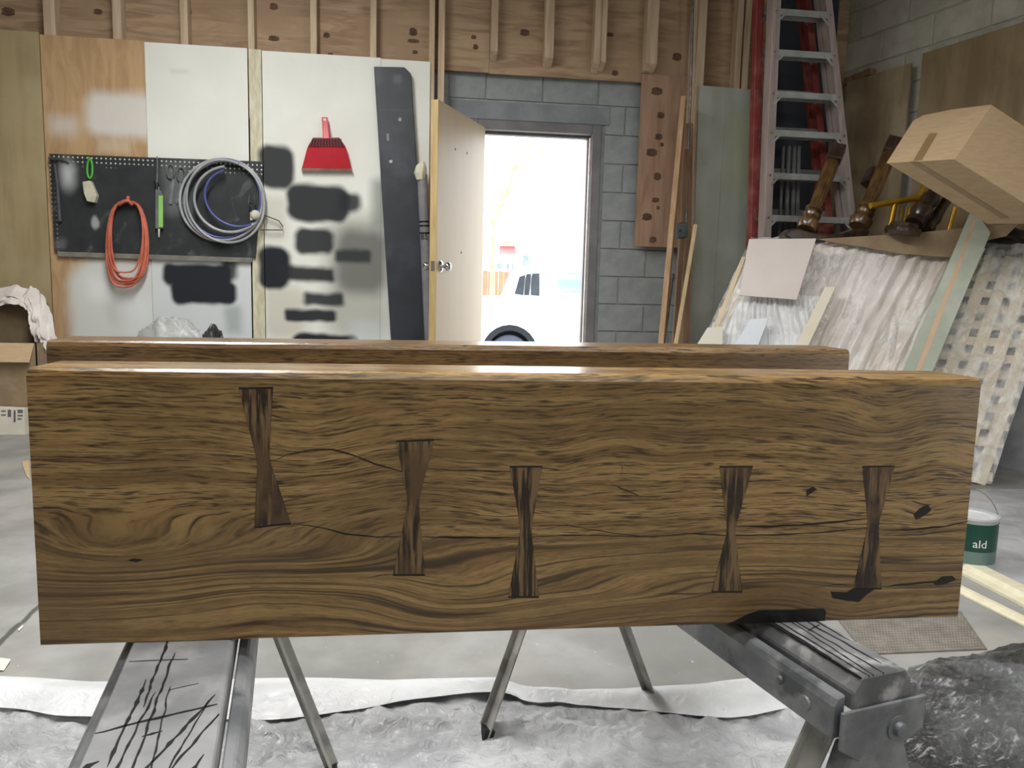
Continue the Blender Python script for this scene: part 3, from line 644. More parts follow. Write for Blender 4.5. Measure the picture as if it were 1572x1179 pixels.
part('lettering', lambda m: m.add([cyl(v) for v in vs], fs), mat('label_white', rgb(235,238,236), rgb(228,232,230), 5, .5), cn, label='white label lettering')
M['paper'] = mat('paper', rgb(226,222,208), rgb(214,210,196), 8, .8)
part('paper_scrap', lambda m: m.prism([Zp(x,y,0)+V((0,0,.002+.004*(i%2))) for i,(x,y) in enumerate(((-8,1010),(17,1016),(6,1031),(-10,1032)))], (0,0,.001)), M['paper'], label='cream paper scrap on the floor at the left edge', cat='paper')
part('paper_scrap', lambda m: m.prism([Zp(x,y,0)+V((0,0,.002)) for x,y in ((33,709),(45,707),(46,738),(40,730))], (0,0,.001)), M['cardboard'], label='tan card scrap on the floor beside the slab edge', cat='paper')
part('paper_scrap', lambda m: m.prism([Zp(x,y,0)+V((0,0,.002)) for x,y in ((27,968),(35,961),(36,963),(29,970))], (0,0,.001)), M['paper'], label='small white sliver lying on the worn floor joint', cat='paper')

# ------------------------------------------------------------------ pegboard and what hangs on it
PY = 5.425
def peg_post(nt, c):
    p = nd(nt, 'ShaderNodeNewGeometry').outputs['Position']; s = nd(nt, 'ShaderNodeSeparateXYZ'); nt.links.new(p, s.inputs[0])
    pit = .0285
    f = lambda o: math_(nt, 'SUBTRACT', math_(nt, 'FRACT', math_(nt, 'DIVIDE', math_(nt, 'ADD', o, 10), pit)), .5)
    fx, fz = f(s.outputs[0]), f(s.outputs[2])
    d = math_(nt, 'SQRT', math_(nt, 'ADD', math_(nt, 'MULTIPLY', fx, fx), math_(nt, 'MULTIPLY', fz, fz)))
    hole = ramp(nt, d, .14, .22, 1, 0)
    zt = Yp(240,242,PY).z
    region = ramp(nt, math_(nt, 'ADD', s.outputs[2], math_(nt, 'MULTIPLY', math_(nt, 'SUBTRACT', nz(nt, p, 4, 2), .5), .25)), zt-.10, zt-.06)
    xl = ramp(nt, s.outputs[0], Yp(88,300,PY).x, Yp(82,300,PY).x)
    region = math_(nt, 'MAXIMUM', region, math_(nt, 'MULTIPLY', xl, .8))
    c = mix(nt, ramp(nt, nz(nt, p, 7, 6, 1), .55, .75, 0, .35), c, rgb(120,124,126))
    c = mix(nt, math_(nt, 'MULTIPLY', hole, region), c, rgb(214,216,210))
    return rects([pxrect(94,250,114,285,PY,.09,rgb(200,204,206),.9,1), pxrect(140,330,152,352,PY,.02,rgb(210,212,210),.5,1), pxrect(252,250,292,330,PY,.12,rgb(130,134,136),.5), pxrect(84,368,100,382,PY,.06,rgb(110,112,112),.7)])(nt, c)
pgm = mat('black_pegboard', rgb(44,47,50), rgb(34,37,40), 8, .6, post=peg_post)
C4 = [Yp(75,236,PY), Yp(404,248,PY), Yp(392,396,PY), Yp(84,386,PY)]
peg = thing('pegboard', 'black overspray coated pegboard with white peg holes on the back wall', 'pegboard', (C4[3]+C4[2])/2)
part('board', lambda m: m.prism([p for p in C4], (0,.012,0)), pgm, peg)
part('ledge', lambda m: m.prism([C4[3]+V((.02,-.006,0)), C4[2]+V((-.02,-.006,0)), C4[2]+V((-.02,-.006,-.03)), C4[3]+V((.02,-.006,-.03))], (0,.02,0)), mat('grey_ledge', rgb(130,128,120), rgb(112,110,104), 9, .7), peg)
HK = PY-.012
hm = thing('hammer', 'dark claw hammer hanging at the left end of the pegboard', 'hammer', Yp(92,342,HK))
part('handle', lambda m: m.tube([Yp(84,252,HK), Yp(88,285,HK), Yp(92,340,HK)], [.011,.011,.014], 10), mat('hammer_grip', rgb(74,76,82), rgb(58,60,66), 10, .5), hm, smooth=50)
part('head', lambda m: (m.tube([Yp(76,243,HK), Yp(84,244,HK), Yp(92,244,HK), Yp(106,250,HK)], [.015,.012,.010,.004], 10),), mat('hammer_steel', rgb(92,94,92), rgb(70,72,70), 10, .5, metal=.5), hm, smooth=40)
bs = thing('hand_brush', 'white scrubbing block with a bright green loop handle on the pegboard', 'brush', Yp(142,310,HK))
part('loop_handle', lambda m: m.tube([Yp(136+5*math.sin(a)+(.6*a), 258-16*math.cos(a), HK) for a in [k*2*math.pi/16 for k in range(16)]], .007, 8, True), mat('green_plastic', rgb(86,180,62), rgb(72,160,50), 8, .4), bs, smooth=60)
part('block', lambda m: m.prism([Yp(126,279,HK-.03), Yp(138,277,HK-.03), Yp(148,300,HK-.03), Yp(145,311,HK-.03), Yp(133,309,HK-.03), Yp(128,296,HK-.03)], (0,.045,0)), mat('sponge_white', rgb(206,204,184), rgb(188,186,164), 20, .8), bs, bevel=.004)
cd = thing('extension_cord', 'coiled orange extension cord hanging from the pegboard', 'cord', Yp(195,446,HK))
def cordf(m):
    rr = random.Random(11); pts = []
    for k in range(8):
        rx, ry = rr.uniform(25,36), rr.uniform(50,69); ox = rr.uniform(-5,6); dy = rr.uniform(-.01,.01)
        for j in range(28):
            a = 2*math.pi*j/28; sq = (1-.22*math.cos(a))
            sn = math.sin(a); sn = math.copysign(abs(sn)**.62, sn)
            pts.append(Yp(195+ox*math.sin(a/2)**2+rx*sn, 309+ry*(1-math.cos(a))+rr.uniform(-.5,.5), HK-.008-.03*(k%4)/4-.02*math.sin(a/2)+dy))
    m.tube(pts, .0062, 7)
M['orange'] = mat('orange_cord', rgb(208,116,92), rgb(186,96,74), 10, .5)
part('coil', cordf, M['orange'], cd, smooth=60)
part('tie', lambda m: m.tube([Yp(183,314,HK-.03), Yp(190,309,HK-.05), Yp(197,308,HK-.05), Yp(203,314,HK-.03)], .012, 8), M['orange'], cd, smooth=60)
part('plug', lambda m: m.tube([Yp(196,308,HK-.02), Yp(197,301,HK-.02)], [.014,.010], 8), M['orange'], cd, smooth=50)
tl_ = thing('caulking_tool', 'grey hand tool with a lime green strip hanging from a wire hook', 'tool', Yp(244,364,HK))
part('body', lambda m: m.prism([Yp(238,290,HK-.02), Yp(246,292,HK-.02), Yp(249,299,HK-.02), Yp(250,351,HK-.02), Yp(238,351,HK-.02)], (0,.03,0)), mat('grey_tool', rgb(112,116,118), rgb(92,96,98), 9, .5), tl_, bevel=.003)
part('green_strip', lambda m: m.prism([Yp(243,300,HK-.026), Yp(250,300,HK-.026), Yp(250,349,HK-.026), Yp(243,349,HK-.026)], (0,.01,0)), mat('lime_plastic', rgb(150,206,110), rgb(140,196,100), 9, .4), tl_, bevel=.002)
part('nozzle', lambda m: m.tube([Yp(244,351,HK-.01), Yp(244,364,HK-.01)], [.007,.004], 8), M['paper'], tl_, smooth=50)
part('wire_hook', lambda m: m.tube([Yp(241,240,HK), Yp(241.5,262,HK), Yp(241,278,HK), Yp(244,292,HK)], .004, 6), M['steel'], tl_, smooth=50)
part('grip', lambda m: m.tube([Yp(238,276,HK), Yp(241,284,HK), Yp(240,292,HK)], [.008,.014,.01], 8), M['black'], tl_, smooth=50)
sc = thing('scissors', 'old overspray grey scissors hanging beside the hose coil', 'scissors', Yp(263,314,HK))
M['greyspray'] = mat('spray_grey', rgb(122,125,126), rgb(96,99,100), 12, .6)
for cx, cy in ((262,263),(278,268)):
    part('finger_loop', lambda m: m.tube([Yp(cx+6*math.cos(a), cy+11*math.sin(a), HK) for a in [k*math.pi/8 for k in range(16)]], .006, 6, True), M['greyspray'], sc, smooth=60)
part('blade', lambda m: m.prism([Yp(264,274,HK), Yp(269,276,HK), Yp(264,314,HK), Yp(259,312,HK)], (0,.006,0)), M['greyspray'], sc)
part('blade', lambda m: m.prism([Yp(276,278,HK-.004), Yp(279,282,HK-.004), Yp(272,314,HK-.004), Yp(269,308,HK-.004)], (0,.006,0)), M['greyspray'], sc)
hs = thing('hose_coil', 'coiled grey and blue air hoses hanging on the right of the pegboard', 'hose', Yp(340,378,HK))
M['hose'] = mat('grey_hose', rgb(176,178,180), rgb(150,152,156), 10, .35)
M['hoseb'] = mat('blue_hose', rgb(92,98,160), rgb(78,82,140), 10, .35)
def ring(cx, cy, rx, ry, y, r, rot=0, a0=0, a1=2*math.pi, n=48):
    return [Yp(cx+rx*math.cos(a)*math.cos(rot)-ry*math.sin(a)*math.sin(rot), cy+rx*math.cos(a)*math.sin(rot)+ry*math.sin(a)*math.cos(rot), y) for a in [lerp(a0,a1,k/n) for k in range(n+1)]]
part('grey_loop', lambda m: m.tube(ring(341,307,65,63,HK-.02,1), .0095, 8), M['hose'], hs, smooth=60)
part('grey_loop', lambda m: m.tube(ring(343,308,60,61,HK-.035,1,.2), .009, 8), M['hose'], hs, smooth=60)
part('grey_loop', lambda m: m.tube(ring(346,309,58,65,HK-.05,1,-.5,.2,5.6), .0085, 8), M['hose'], hs, smooth=60)
part('grey_loop', lambda m: m.tube(ring(352,306,54,50,HK-.055,1,.3,.5,4.3), .0095, 8), M['hose'], hs, smooth=60)
part('blue_loop', lambda m: m.tube(ring(362,304,49,42,HK-.06,1,.5,.6,3.9), .008, 8), M['hoseb'], hs, smooth=60)
part('blue_loop', lambda m: m.tube(ring(343,305,57,60,HK-.028,1), .0085, 8), M['hoseb'], hs, smooth=60)
part('tie', lambda m: m.lathe(Yp(392,330,HK-.05), (.3,-.2,1), [(-.03,.012),(-.02,.028),(0,.034),(.02,.026),(.03,.012)], 12), mat('white_tape', rgb(214,212,200), rgb(190,188,174), 20, .7), hs, smooth=60)
part('carabiner', lambda m: m.tube([Yp(385,297,HK-.05), Yp(389,300,HK-.05), Yp(391,313,HK-.05), Yp(386,317,HK-.05), Yp(381,313,HK-.05), Yp(382,300,HK-.05)], .0045, 6, True), M['chrome'], hs, smooth=60)
part('nozzle', lambda m: m.tube([Yp(386,326,HK-.05), Yp(386,338,HK-.05)], .009, 8), M['paper'], hs, smooth=40)
part('wire_hanger', lambda m: m.tube([Yp(398,330,HK), Yp(410,332,HK), Yp(428,339,HK), Yp(434,347,HK), Yp(434,353,HK), Yp(400,353,HK)], .004, 6), mat('rusty_wire', rgb(110,100,84), rgb(90,80,66), 20, .6), hs, smooth=50)

# dustpan
DY = 5.435
M['red'] = mat('red_plastic', rgb(196,40,54), rgb(180,30,44), 6, .35)
M['reddark'] = mat('dark_red_plastic', rgb(120,28,36), rgb(100,22,30), 6, .45)
dp = thing('dustpan', 'red plastic dustpan hanging on the cream panel', 'dustpan', Yp(502,262,DY))
part('pan', lambda m: m.hexa([Yp(472,226,DY-.06), Yp(531,226,DY-.06), Yp(531,226,DY), Yp(472,226,DY)], [Yp(463,260,DY-.02), Yp(540,261,DY-.02), Yp(540,261,DY), Yp(463,260,DY)]), M['red'], dp, bevel=.004)
part('back_wall', lambda m: m.hexa([Yp(481,211,DY-.07), Yp(521,211,DY-.07), Yp(521,211,DY), Yp(481,211,DY)], [Yp(472,226,DY-.062), Yp(531,226,DY-.062), Yp(531,226,DY), Yp(472,226,DY)]), M['reddark'], dp, bevel=.006, seg=2)
for k in range(11):
    part('comb_tooth', lambda m: m.bar(Yp(480+k*4.3,213,DY-.072), Yp(478+k*4.7,223,DY-.066), .006, .006), M['black'], dp)
part('handle', lambda m: m.hexa([Yp(494,180,DY-.03), Yp(503,180,DY-.03), Yp(503,180,DY-.008), Yp(494,180,DY-.008)], [Yp(496,213,DY-.075), Yp(506,213,DY-.075), Yp(506,213,DY-.05), Yp(496,213,DY-.05)]), M['red'], dp, bevel=.004)
part('hang_hole', lambda m: m.lathe(Yp(498.5,184,DY-.034), (0,-1,0), [(0,.010),(.002,.010),(.003,.006)], 12), M['paper'], dp)
part('lip', lambda m: m.hexa([Yp(463,258,DY-.028), Yp(540,259,DY-.028), Yp(540,259,DY), Yp(463,258,DY)], [Yp(463,262,DY-.024), Yp(540.5,263,DY-.024), Yp(540.5,263,DY), Yp(463,262,DY)]), mat('worn_lip', rgb(150,120,100), rgb(120,90,76), 12, .6), dp)

# black board leaning on the panel
a, b, c, d_, e = Yp(574,102,5.40), Yp(621,103,5.40), Yp(631,113,5.40), Yp(657,520,5.40), Yp(600,520,5.40)
lo = lambda p, q: p+(q-p)*((p.z-.0)/(p.z-q.z))
part('black_plank', lambda m: m.prism([a, b, c, lo(c, d_), lo(a, e)], (0,.03,0)), mat('black_splattered_board', rgb(44,50,58), rgb(34,38,46), 3, .45, (1,1,.7), c3=rgb(62,68,78), s3=2, post=rects([pb(605,115,616,128,5.4,.04,rgb(90,96,104),.6), pb(598,246,602,250,5.4,.01,rgb(210,212,214),.9,1), pb(594,205,597,216,5.4,.01,rgb(150,155,160),.7), pb(612,180,616,186,5.4,.01,rgb(170,174,178),.8), pb(582,168,626,170,5.4,.01,rgb(90,95,100),.6)], .006, 30)), label='tall black painted plank standing against the cream panel', cat='plank', bevel=.004)
tu = thing('sleeve_tube', 'grey plastic sleeve tube with black bands stuck between black plank and door', 'tube', V((Yp(652,520,5.30).x+.02, 5.30, 0)))
p0, p1 = Yp(648,268,5.33), Yp(655,425,5.33)
part('sleeve', lambda m: m.tube([p0, lerp(p0,p1,.5), lo(p0,p1)], .034, 14), mat('grey_sleeve', rgb(140,138,142), rgb(122,120,126), 6, .4), tu, smooth=60)
for f in (.45,.49,.56): part('band', lambda m: m.tube([lerp(p0,p1,f), lerp(p0,p1,f+.018)], .0348, 14), M['black'], tu, smooth=50)
part('torn_end', lambda m: m.tube([Yp(646,276,5.32), Yp(645,266,5.32), Yp(647,256,5.32), Yp(649,248,5.32)], [.03,.042,.036,.012], 9), mat('white_foam', rgb(220,218,196), rgb(200,196,172), 25, .8, bump=.4), tu, smooth=30)
vs, fs = text_mesh('BS', .055)
part('lettering', lambda m: m.add([lerp(p0,p1,.535)+V((-.028+v.x*.9, -.0355-.0001*0, v.y-.065)) for v in vs], fs), M['black'], tu, label='black printed letters')

# ------------------------------------------------------------------ left corner: boxes, cloth, plastic bag
bx = thing('cardboard_carton', 'open brown cardboard carton on the floor in the left corner', 'box', V((-2.62,5.15,0)))
cx0, cx1, cy0, cy1 = -2.95, Yp(57,560,4.95).x, 4.95, 5.38
ctop = Yp(30,527,4.95).z
part('body', lambda m: (m.box(cx0,cx1,cy0,cy0+.006,0,ctop), m.box(cx0,cx1,cy1-.006,cy1,0,ctop), m.box(cx1-.006,cx1,cy0,cy1,0,ctop), m.box(cx0,cx0+.006,cy0,cy1,0,ctop), m.box(cx0,cx1,cy0,cy1,0,.006)), M['cardboard2'], bx)
part('flap', lambda m: m.prism([V((cx0,cy0,ctop)), V((cx1-.01,cy0,ctop)), V((cx1-.02,cy0-.05,ctop-.11)), V((cx0,cy0-.05,ctop-.11))], (0,-.004,.002)), M['cardboard'], bx)
b2 = thing('cardboard_carton', 'dark brown carton under the white cloth by the olive plywood', 'box', V((-2.6,5.28,ctop-.2)))
part('body', lambda m: m.box(-2.93, Yp(50,490,5.15).x, 5.15, 5.37, .02, Yp(30,466,5.15).z), mat('dark_carton', rgb(120,104,78), rgb(100,84,62), 6, .8), b2, bevel=.003)
part('top_flap', lambda m: m.prism([V((-2.93,5.15,Yp(30,466,5.15).z)), Yp(50,466,5.15), Yp(50,466,5.15)+V((0,-.02,.012)), V((-2.93,5.13,Yp(30,466,5.15).z+.012))], (0,.1,.003)), M['cardboard2'], b2)
top = [(-40,446),(0,440),(18,436),(34,445),(40,438),(52,446),(62,450),(72,470),(80,495),(90,524)]
bot = [(-40,478),(0,470),(18,466),(38,470),(42,480),(46,498),(50,512),(54,524),(60,531),(70,540)]
TT = [Yp(*p, 5.12) for p in top]; BB = [Yp(*p, 5.06) for p in bot]
def cloth(u, v):
    p = lerp(edge_at(TT, u), edge_at(BB, u), v)
    k = noise.noise(V((u*10, v*5, 2)))*.03+noise.noise(V((u*26, v*9, 5)))*.014
    return p+V((0, k+.10*(1-v)*(1-u)-.04*math.sin(v*3.1), k*.5))
part('white_cloth', lambda m: m.grid(cloth, 70, 24), mat('white_cotton', rgb(228,222,216), rgb(208,200,194), 7, .85), label='rumpled white cloth thrown over the cartons in the left corner', cat='cloth', smooth=60)
lb = thing('label_box', 'white printed carton end lying on the floor below the cartons', 'box', V((Zp(15,650,0).x,4.85,0)))
q = [Yp(-12,626,4.86), Yp(37,628,4.86), Yp(38,651,4.86), Yp(-12,650,4.86)]
part('body', lambda m: m.prism([q[0],q[1],V((q[2].x,4.86,.002)),V((q[3].x,4.86,.002))], (0,.06,0)), M['paper'], lb)
for x0, x1, y0, y1 in ((12,17,629,640),(21,24,630,648),(27,35,629,634),(27,35,637,639),(27,33,642,644),(2,9,630,632),(2,9,636,638)):
    part('printed_mark', lambda m: m.prism([Yp(x0,y0,4.859),Yp(x1,y0,4.859),Yp(x1,y1,4.859),Yp(x0,y1,4.859)], (0,-.001,0)), mat('print_grey', rgb(110,110,112), rgb(96,96,98), 9, .7), lb)
def heap(cx, cy, rx, ry, hgt, seed, k=1):
    def f(u, v):
        a = u*2*math.pi; r = math.sin(v*math.pi/2); p = V((math.cos(a)*r, math.sin(a)*r, math.cos(v*math.pi/2)))
        s = 1+(.30*(fold(p*.6+V((seed,0,0)), k*.6)-.5)+.10*noise.noise(p*2.2+V((seed,3,0))))*(.35+.65*min(1,v*2.2))
        return V((cx+p.x*rx*s, cy+p.y*ry*s, max(0.003, p.z*hgt*s)))
    return f
hc = Yp(272,498,5.1)
part('plastic_bundle', lambda m: m.grid(heap(hc.x-.02, 5.08, .36, .2, hc.z+.035, 3, 1.3), 64, 30), film_mat('bundled_film', rgb(206,208,206), .2, .25, bump=.8, sc=16), label='bundle of clear plastic film standing below the pegboard', cat='plastic', smooth=40)
hc = Yp(330,500,5.0)
part('black_bundle', lambda m: m.grid(heap(hc.x, 4.98, .13, .12, hc.z-.0, 8, .9), 48, 26), mat('black_film', rgb(58,60,62), rgb(40,42,44), 14, .4, bump=.5), label='crumpled black bundle beside the clear plastic below the pegboard', cat='plastic', smooth=30)

# ------------------------------------------------------------------ lumber, conduit, ladders
def lean(name, label, pt, pbm, Yt, Yb, w, t, m, cat='board', group=None, ref=(0,-1,0), **k):
    a, b = Yp(*pt, Yt), Yp(*pbm, Yb); f = lo(a, b)
    return part(name, lambda mm: mm.bar(f, a, w, t, ref), m, label=label, cat=cat, group=group, bevel=.002, **k)
M['lum'] = mat('pine_lumber', rgb(196,164,128), rgb(172,138,104), 4, .7, (6,6,.5), bump=.1)
M['lumd'] = mat('aged_lumber', rgb(152,124,98), rgb(124,98,76), 4, .75, (6,6,.5), bump=.1)
M['lump'] = mat('pale_lumber', rgb(226,202,160), rgb(212,186,142), 4, .7, (6,6,.5))
G = 'lumber leaning beside the doorway'
lean('lumber_board', 'wide pine board leaning nearest the doorway', (1050,152), (1016,524), 5.30, 5.05, .035, .105, M['lum'], group=G, ref=(-.45,-1,0))
lean('lumber_stick', 'slim pale stick leaning below the junction box', (1068,345), (1038,524), 5.16, 4.95, .022, .022, M['lump'], group=G)
lean('lumber_board', 'aged board standing behind the slim pale stick', (1058,190), (1052,524), 5.40, 5.37, .05, .03, M['lumd'], group=G)
lean('lumber_board', 'narrow aged board between wide pine board and slim stick', (1055,230), (1036,524), 5.33, 5.20, .035, .03, M['lumd'], group=G)
lean('metal_rod', 'dark rusty rod behind the wide pine board', (1034,420), (1020,524), 5.36, 5.30, .014, .014, mat('rust_rod', rgb(60,52,48), rgb(90,80,72), 30, .6), group=G)
jb = thing('junction_box', 'grey steel junction box with conduit on the lumber beside the doorway', 'junction box', Yp(1047,365,5.3))
part('box', lambda m: m.prism([Yp(1040,343,5.24),Yp(1056,341,5.24),Yp(1056,364,5.24),Yp(1041,366,5.24)], (0,.045,0)), mat('box_steel', rgb(104,112,116), rgb(88,96,100), 10, .45, metal=.4), jb, bevel=.004)
part('conduit', lambda m: m.tube([Yp(1053,344,5.265), Yp(1056,250,5.36), Yp(1060,150,5.42), Yp(1063,40,5.43), Yp(1064,-60,5.43)], .009, 8), M['steel'], jb, smooth=60)
part('knockout', lambda m: m.lathe(Yp(1044,354,5.242), (0,-1,0), [(0,.008),(.002,.008),(.003,.004)], 10), M['black'], jb)

def ladder(label, tl, bl, tr2, br2, steps, Y, rm, sm, rw=.075, gus=True, depth=.09):
    a, b, c, d = Yp(*tl, Y), Yp(*bl, Y), Yp(*tr2, Y), Yp(*br2, Y)
    A = lambda z: lerp(a, b, (a.z-z)/(a.z-b.z)); B = lambda z: lerp(c, d, (c.z-z)/(c.z-d.z)); ZT = 3.35
    t = thing('step_ladder', label, 'ladder', V(((A(0).x+B(0).x)/2, Y, 0)), 'folded step ladders in the corner')
    for P in (A, B):
        part('rail', lambda m: m.bar(P(0), P(ZT), rw*.55, depth, (0,-1,0)), rm, t, bevel=.003)
        part('rail_lip', lambda m: m.bar(P(0)+V((.018 if P is A else -.018,-depth/2-.002,0)), P(ZT)+V((.018 if P is A else -.018,-depth/2-.002,0)), .022, .008, (0,-1,0)), rm, t)
        part('rear_leg', lambda m: m.bar(P(0)+V((.03 if P is A else -.03,depth*.9,0)), P(ZT)+V((.012 if P is A else -.012,depth*.75,0)), .03, .035, (0,-1,0)), rm, t)
    for z in steps:
        p, q = A(z), B(z); h = .062
        st = part('step', lambda m: (m.box(p.x+.015, q.x-.015, Y-depth/2, Y+depth/2, z-.004, z+.004), m.box(p.x+.015, q.x-.015, Y-depth/2-.004, Y-depth/2, z-h*.55, z+.006), m.box(p.x+.015, q.x-.015, Y+depth/2, Y+depth/2+.004, z-h*.5, z+.006)), sm, t, bevel=.001)
        if gus:
            for P, sg in ((p,1),(q,-1)):
                part('gusset', lambda m: m.bar(V((P.x+sg*.012,Y-depth/2-.006,z-.075)), V((P.x+sg*.075,Y-depth/2-.006,z-.012)), .014, .005), sm, st)
                part('rivet', lambda m: m.lathe(V((P.x+sg*.004,Y-depth/2-.006,z-.012)), (0,-1,0), [(0,.008),(.004,.006),(.005,.002)], 10), M['steel'], st)
    return t
LY = 4.95
M['pinkrail'] = mat('faded_pink_fibreglass', rgb(176,162,158), rgb(156,142,138), 4, .6, (5,5,.6))
M['redrail'] = mat('red_fibreglass', rgb(150,66,62), rgb(128,54,52), 4, .55, (4,4,.6), c3=rgb(164,96,88), s3=6)
M['alu'] = mat('dull_aluminium', rgb(172,174,172), rgb(150,152,150), 9, .45, metal=.35)
stp = [Yp(1228, y, LY).z for y in (21, 83, 146, 205, 270, 334)]
stp += [stp[-1]-.29*k for k in (1,2,3,4)]
ladder('tall step ladder with faded pink rails and aluminium steps in the back corner', (1187,0), (1174,315), (1267,0), (1302,315), stp, LY, M['pinkrail'], M['alu'])
stp2 = [z-.0+.06 for z in stp]
ladder('red fibreglass step ladder folded behind the faded pink ladder', (1163,0), (1155,315), (1243,60), (1268,315), stp2, 5.14, M['redrail'], mat('grey_steps', rgb(128,130,130), rgb(106,108,110), 9, .5, metal=.3), depth=.07)
for k, (x0, x1) in enumerate(((1203,1196),(1211,1206),(1219,1216),(1226,1223))):
    lean('metal_pipe', ('thinnest grey pipe behind the ladder steps','second grey pipe from the left behind the ladder steps','third grey pipe from the left behind the ladder steps','rightmost grey pipe behind the ladder steps')[k], (x0,224), (x1,370), 5.05, 5.05, .022 if k else .016, .022 if k else .016, M['greyspray'], cat='pipe', group='pipes behind the ladders')

# plywood sheets leaning on the right wall
def rwall(px, py, off): return hit(px, py, R0+RN*off, RN)
def lean_sheet(name, label, pxs, off, t, m):
    pts = [rwall(*p, off) for p in pxs]
    part(name, lambda mm: mm.prism([pts[0], pts[1], V((pts[1].x,pts[1].y,.003)), V((pts[0].x,pts[0].y,.003))], RN*-t), m, label=label, cat='plywood', group='plywood sheets on the right wall', bevel=.002)
M['oldply'] = mat('old_plywood', rgb(164,148,120), rgb(142,126,98), 2.4, .75, (4,4,.7), bump=.12, c3=rgb(174,158,130), s3=2.5)
M['oldply2'] = mat('brown_plywood', rgb(150,132,102), rgb(128,110,82), 2.2, .75, (4,4,.7), bump=.12, c3=rgb(160,142,112), s3=2)
lean_sheet('plywood_sheet', 'pale plywood sheet standing on the right wall behind the turned legs', ((1300,126),(1398,97)), .075, .02, M['oldply'])
lean_sheet('plywood_sheet', 'brown plywood sheet on the right wall behind the tilted cardboard box', ((1416,82),(1680,0)), .10, .02, M['oldply2'])
part('timber_offcut', lambda m: m.prism([rwall(1296,120,.055), rwall(1336,104,.055), rwall(1336,114,.055), rwall(1296,131,.055)], RN*-.05), M['lumd'], label='short timber lying on top edge behind the pale plywood sheet', cat='board')

# ------------------------------------------------------------------ right hand pile
PA, PB = Zp(1003,690,0), Zp(1520,745,0)
uh = (PB-PA).normalized(); nh = V((-uh.y, uh.x, 0)); nh = nh if nh.y > 0 else -nh
PN = (-nh+V((0,0,.36))).normalized()                 # plane leaning back from the camera
def pl(px, py, off=0): return hit(px, py, PA+PN*off, PN)
PC, PD = pl(1150,378), pl(1634,392)
PC0, PD0 = pl(1222,380), PD
st_ = thing('wrapped_lattice', 'stack of cream lattice panels wrapped in clear film leaning on the right', 'lattice panel', (PA+PB)/2)
bk = nh*.22
part('backing', lambda m: m.hexa([PA+PN*-.05, PB+PN*-.05, PB+bk*.5, PA+bk], [PC+PN*-.05, PD+PN*-.05, PD+V((bk.x,bk.y,0))*.15, PC+V((bk.x,bk.y,0))]), mat('backing_grey', rgb(150,144,140), rgb(126,120,118), 5, .8), st_)
M['slat'] = mat('cream_slat', rgb(232,220,194), rgb(220,206,178), 6, .65)
def quadp(u, v, off=0): return lerp(lerp(PA,PB,u), lerp(PC,PD,u), v)+PN*off
nv = 17
for k in range(nv):
    u = (k+.5)/nv
    if u < .04: continue
    part('slat', lambda m: m.bar(quadp(u,.0,.004), quadp(u,.985,.004), .058, .012, PN), M['slat'], st_)
for k in range(14):
    v = (k+.5)/14
    part('cross_slat', lambda m: m.bar(quadp(.0,v,-.014), quadp(1,v,-.014), .046, .012, PN), M['slat'], st_)
def filmf(u, v):
    p = quadp(u*1.0, v*1.03)
    w = V((u*8, v*3.2, 1)); f = fold(w, .35)*.05+.022*noise.noise(V((u*26, v*5, 2)))+.010*noise.noise(V((u*60, v*14, 2)))
    return p+PN*(.022+abs(f))
part('wrap_film', lambda m: m.grid(filmf, 190, 70), M['clear'], st_, smooth=60, label='crinkled clear plastic wrap')
def filmg(u, v):
    p = quadp(.02+u*(.68+.07*v), v*1.0)
    f = .05*abs(noise.noise(V((u*15-v*.6, v*1.2, 7))))+.025*abs(noise.noise(V((u*34, v*3, 2))))+.008*noise.noise(V((u*70, v*20, 2)))
    return p+PN*(.05+f)
part('wrap_film', lambda m: m.grid(filmg, 160, 60), film_mat('streaky_film', rgb(238,234,230), .2, .12, bump=.6, sc=16, c2=rgb(224,214,202)), st_, smooth=60, label='pleated milky plastic wrap')
# boards resting on the stack
def on_pile(name, label, pxs, off, t, m, cat, group=None, **k):
    off += .03; pts = [pl(*p, off) for p in pxs]
    return part(name, lambda mm: mm.prism(pts, PN*-t), m, label=label, cat=cat, group=group, **k)
on_pile('pink_panel', 'square pale pink panel propped on the wrapped stack', ((1150,367),(1253,366),(1223,460),(1135,453)), .16, .008, mat('pink_board', rgb(220,211,206), rgb(214,203,198), 3, .55), 'panel', bevel=.001)
gb = thing('painted_board', 'sage green board with a peach stripe leaning over the wrapped stack', 'board', PB)
pg = [(1493,317),(1521,357),(1363,735),(1312,742)]
gpts = [pl(*p, .17) for p in pg]
part('board', lambda m: m.prism(gpts, PN*-.045), mat('sage_paint', rgb(178,186,170), rgb(166,174,158), 5, .6, c3=rgb(186,192,178), s3=4), gb, bevel=.002)
for y0, y1, x0, x1, w0 in ((338,400,1496,1474,5),(400,480,1474,1443,6.5),(480,640,1443,1384,8)):
    part('peach_stripe', lambda m: m.prism([pl(x0-w0/2,y0,.171), pl(x0+w0/2,y0,.171), pl(x1+w0/2,y1,.171), pl(x1-w0/2,y1,.171)], PN*-.002), mat('peach_wood', rgb(214,182,150), rgb(204,170,136), 8, .6), gb)
wg = 'white boards leaning at the left end of the pile'
on_pile('white_board', 'cream white board end leaning at the middle of the wrapped stack', ((1267,440),(1283,440),(1162,700),(1136,700)), .15, .035, mat('cream_white', rgb(230,222,202), rgb(222,212,190), 4, .6), 'board', wg, bevel=.001)
on_pile('white_board', 'bluish white panel corner below the pink panel', ((1152,490),(1180,488),(1102,690),(1028,690)), .16, .012, mat('blue_white', rgb(226,232,238), rgb(216,224,232), 4, .5), 'board', wg, bevel=.001)
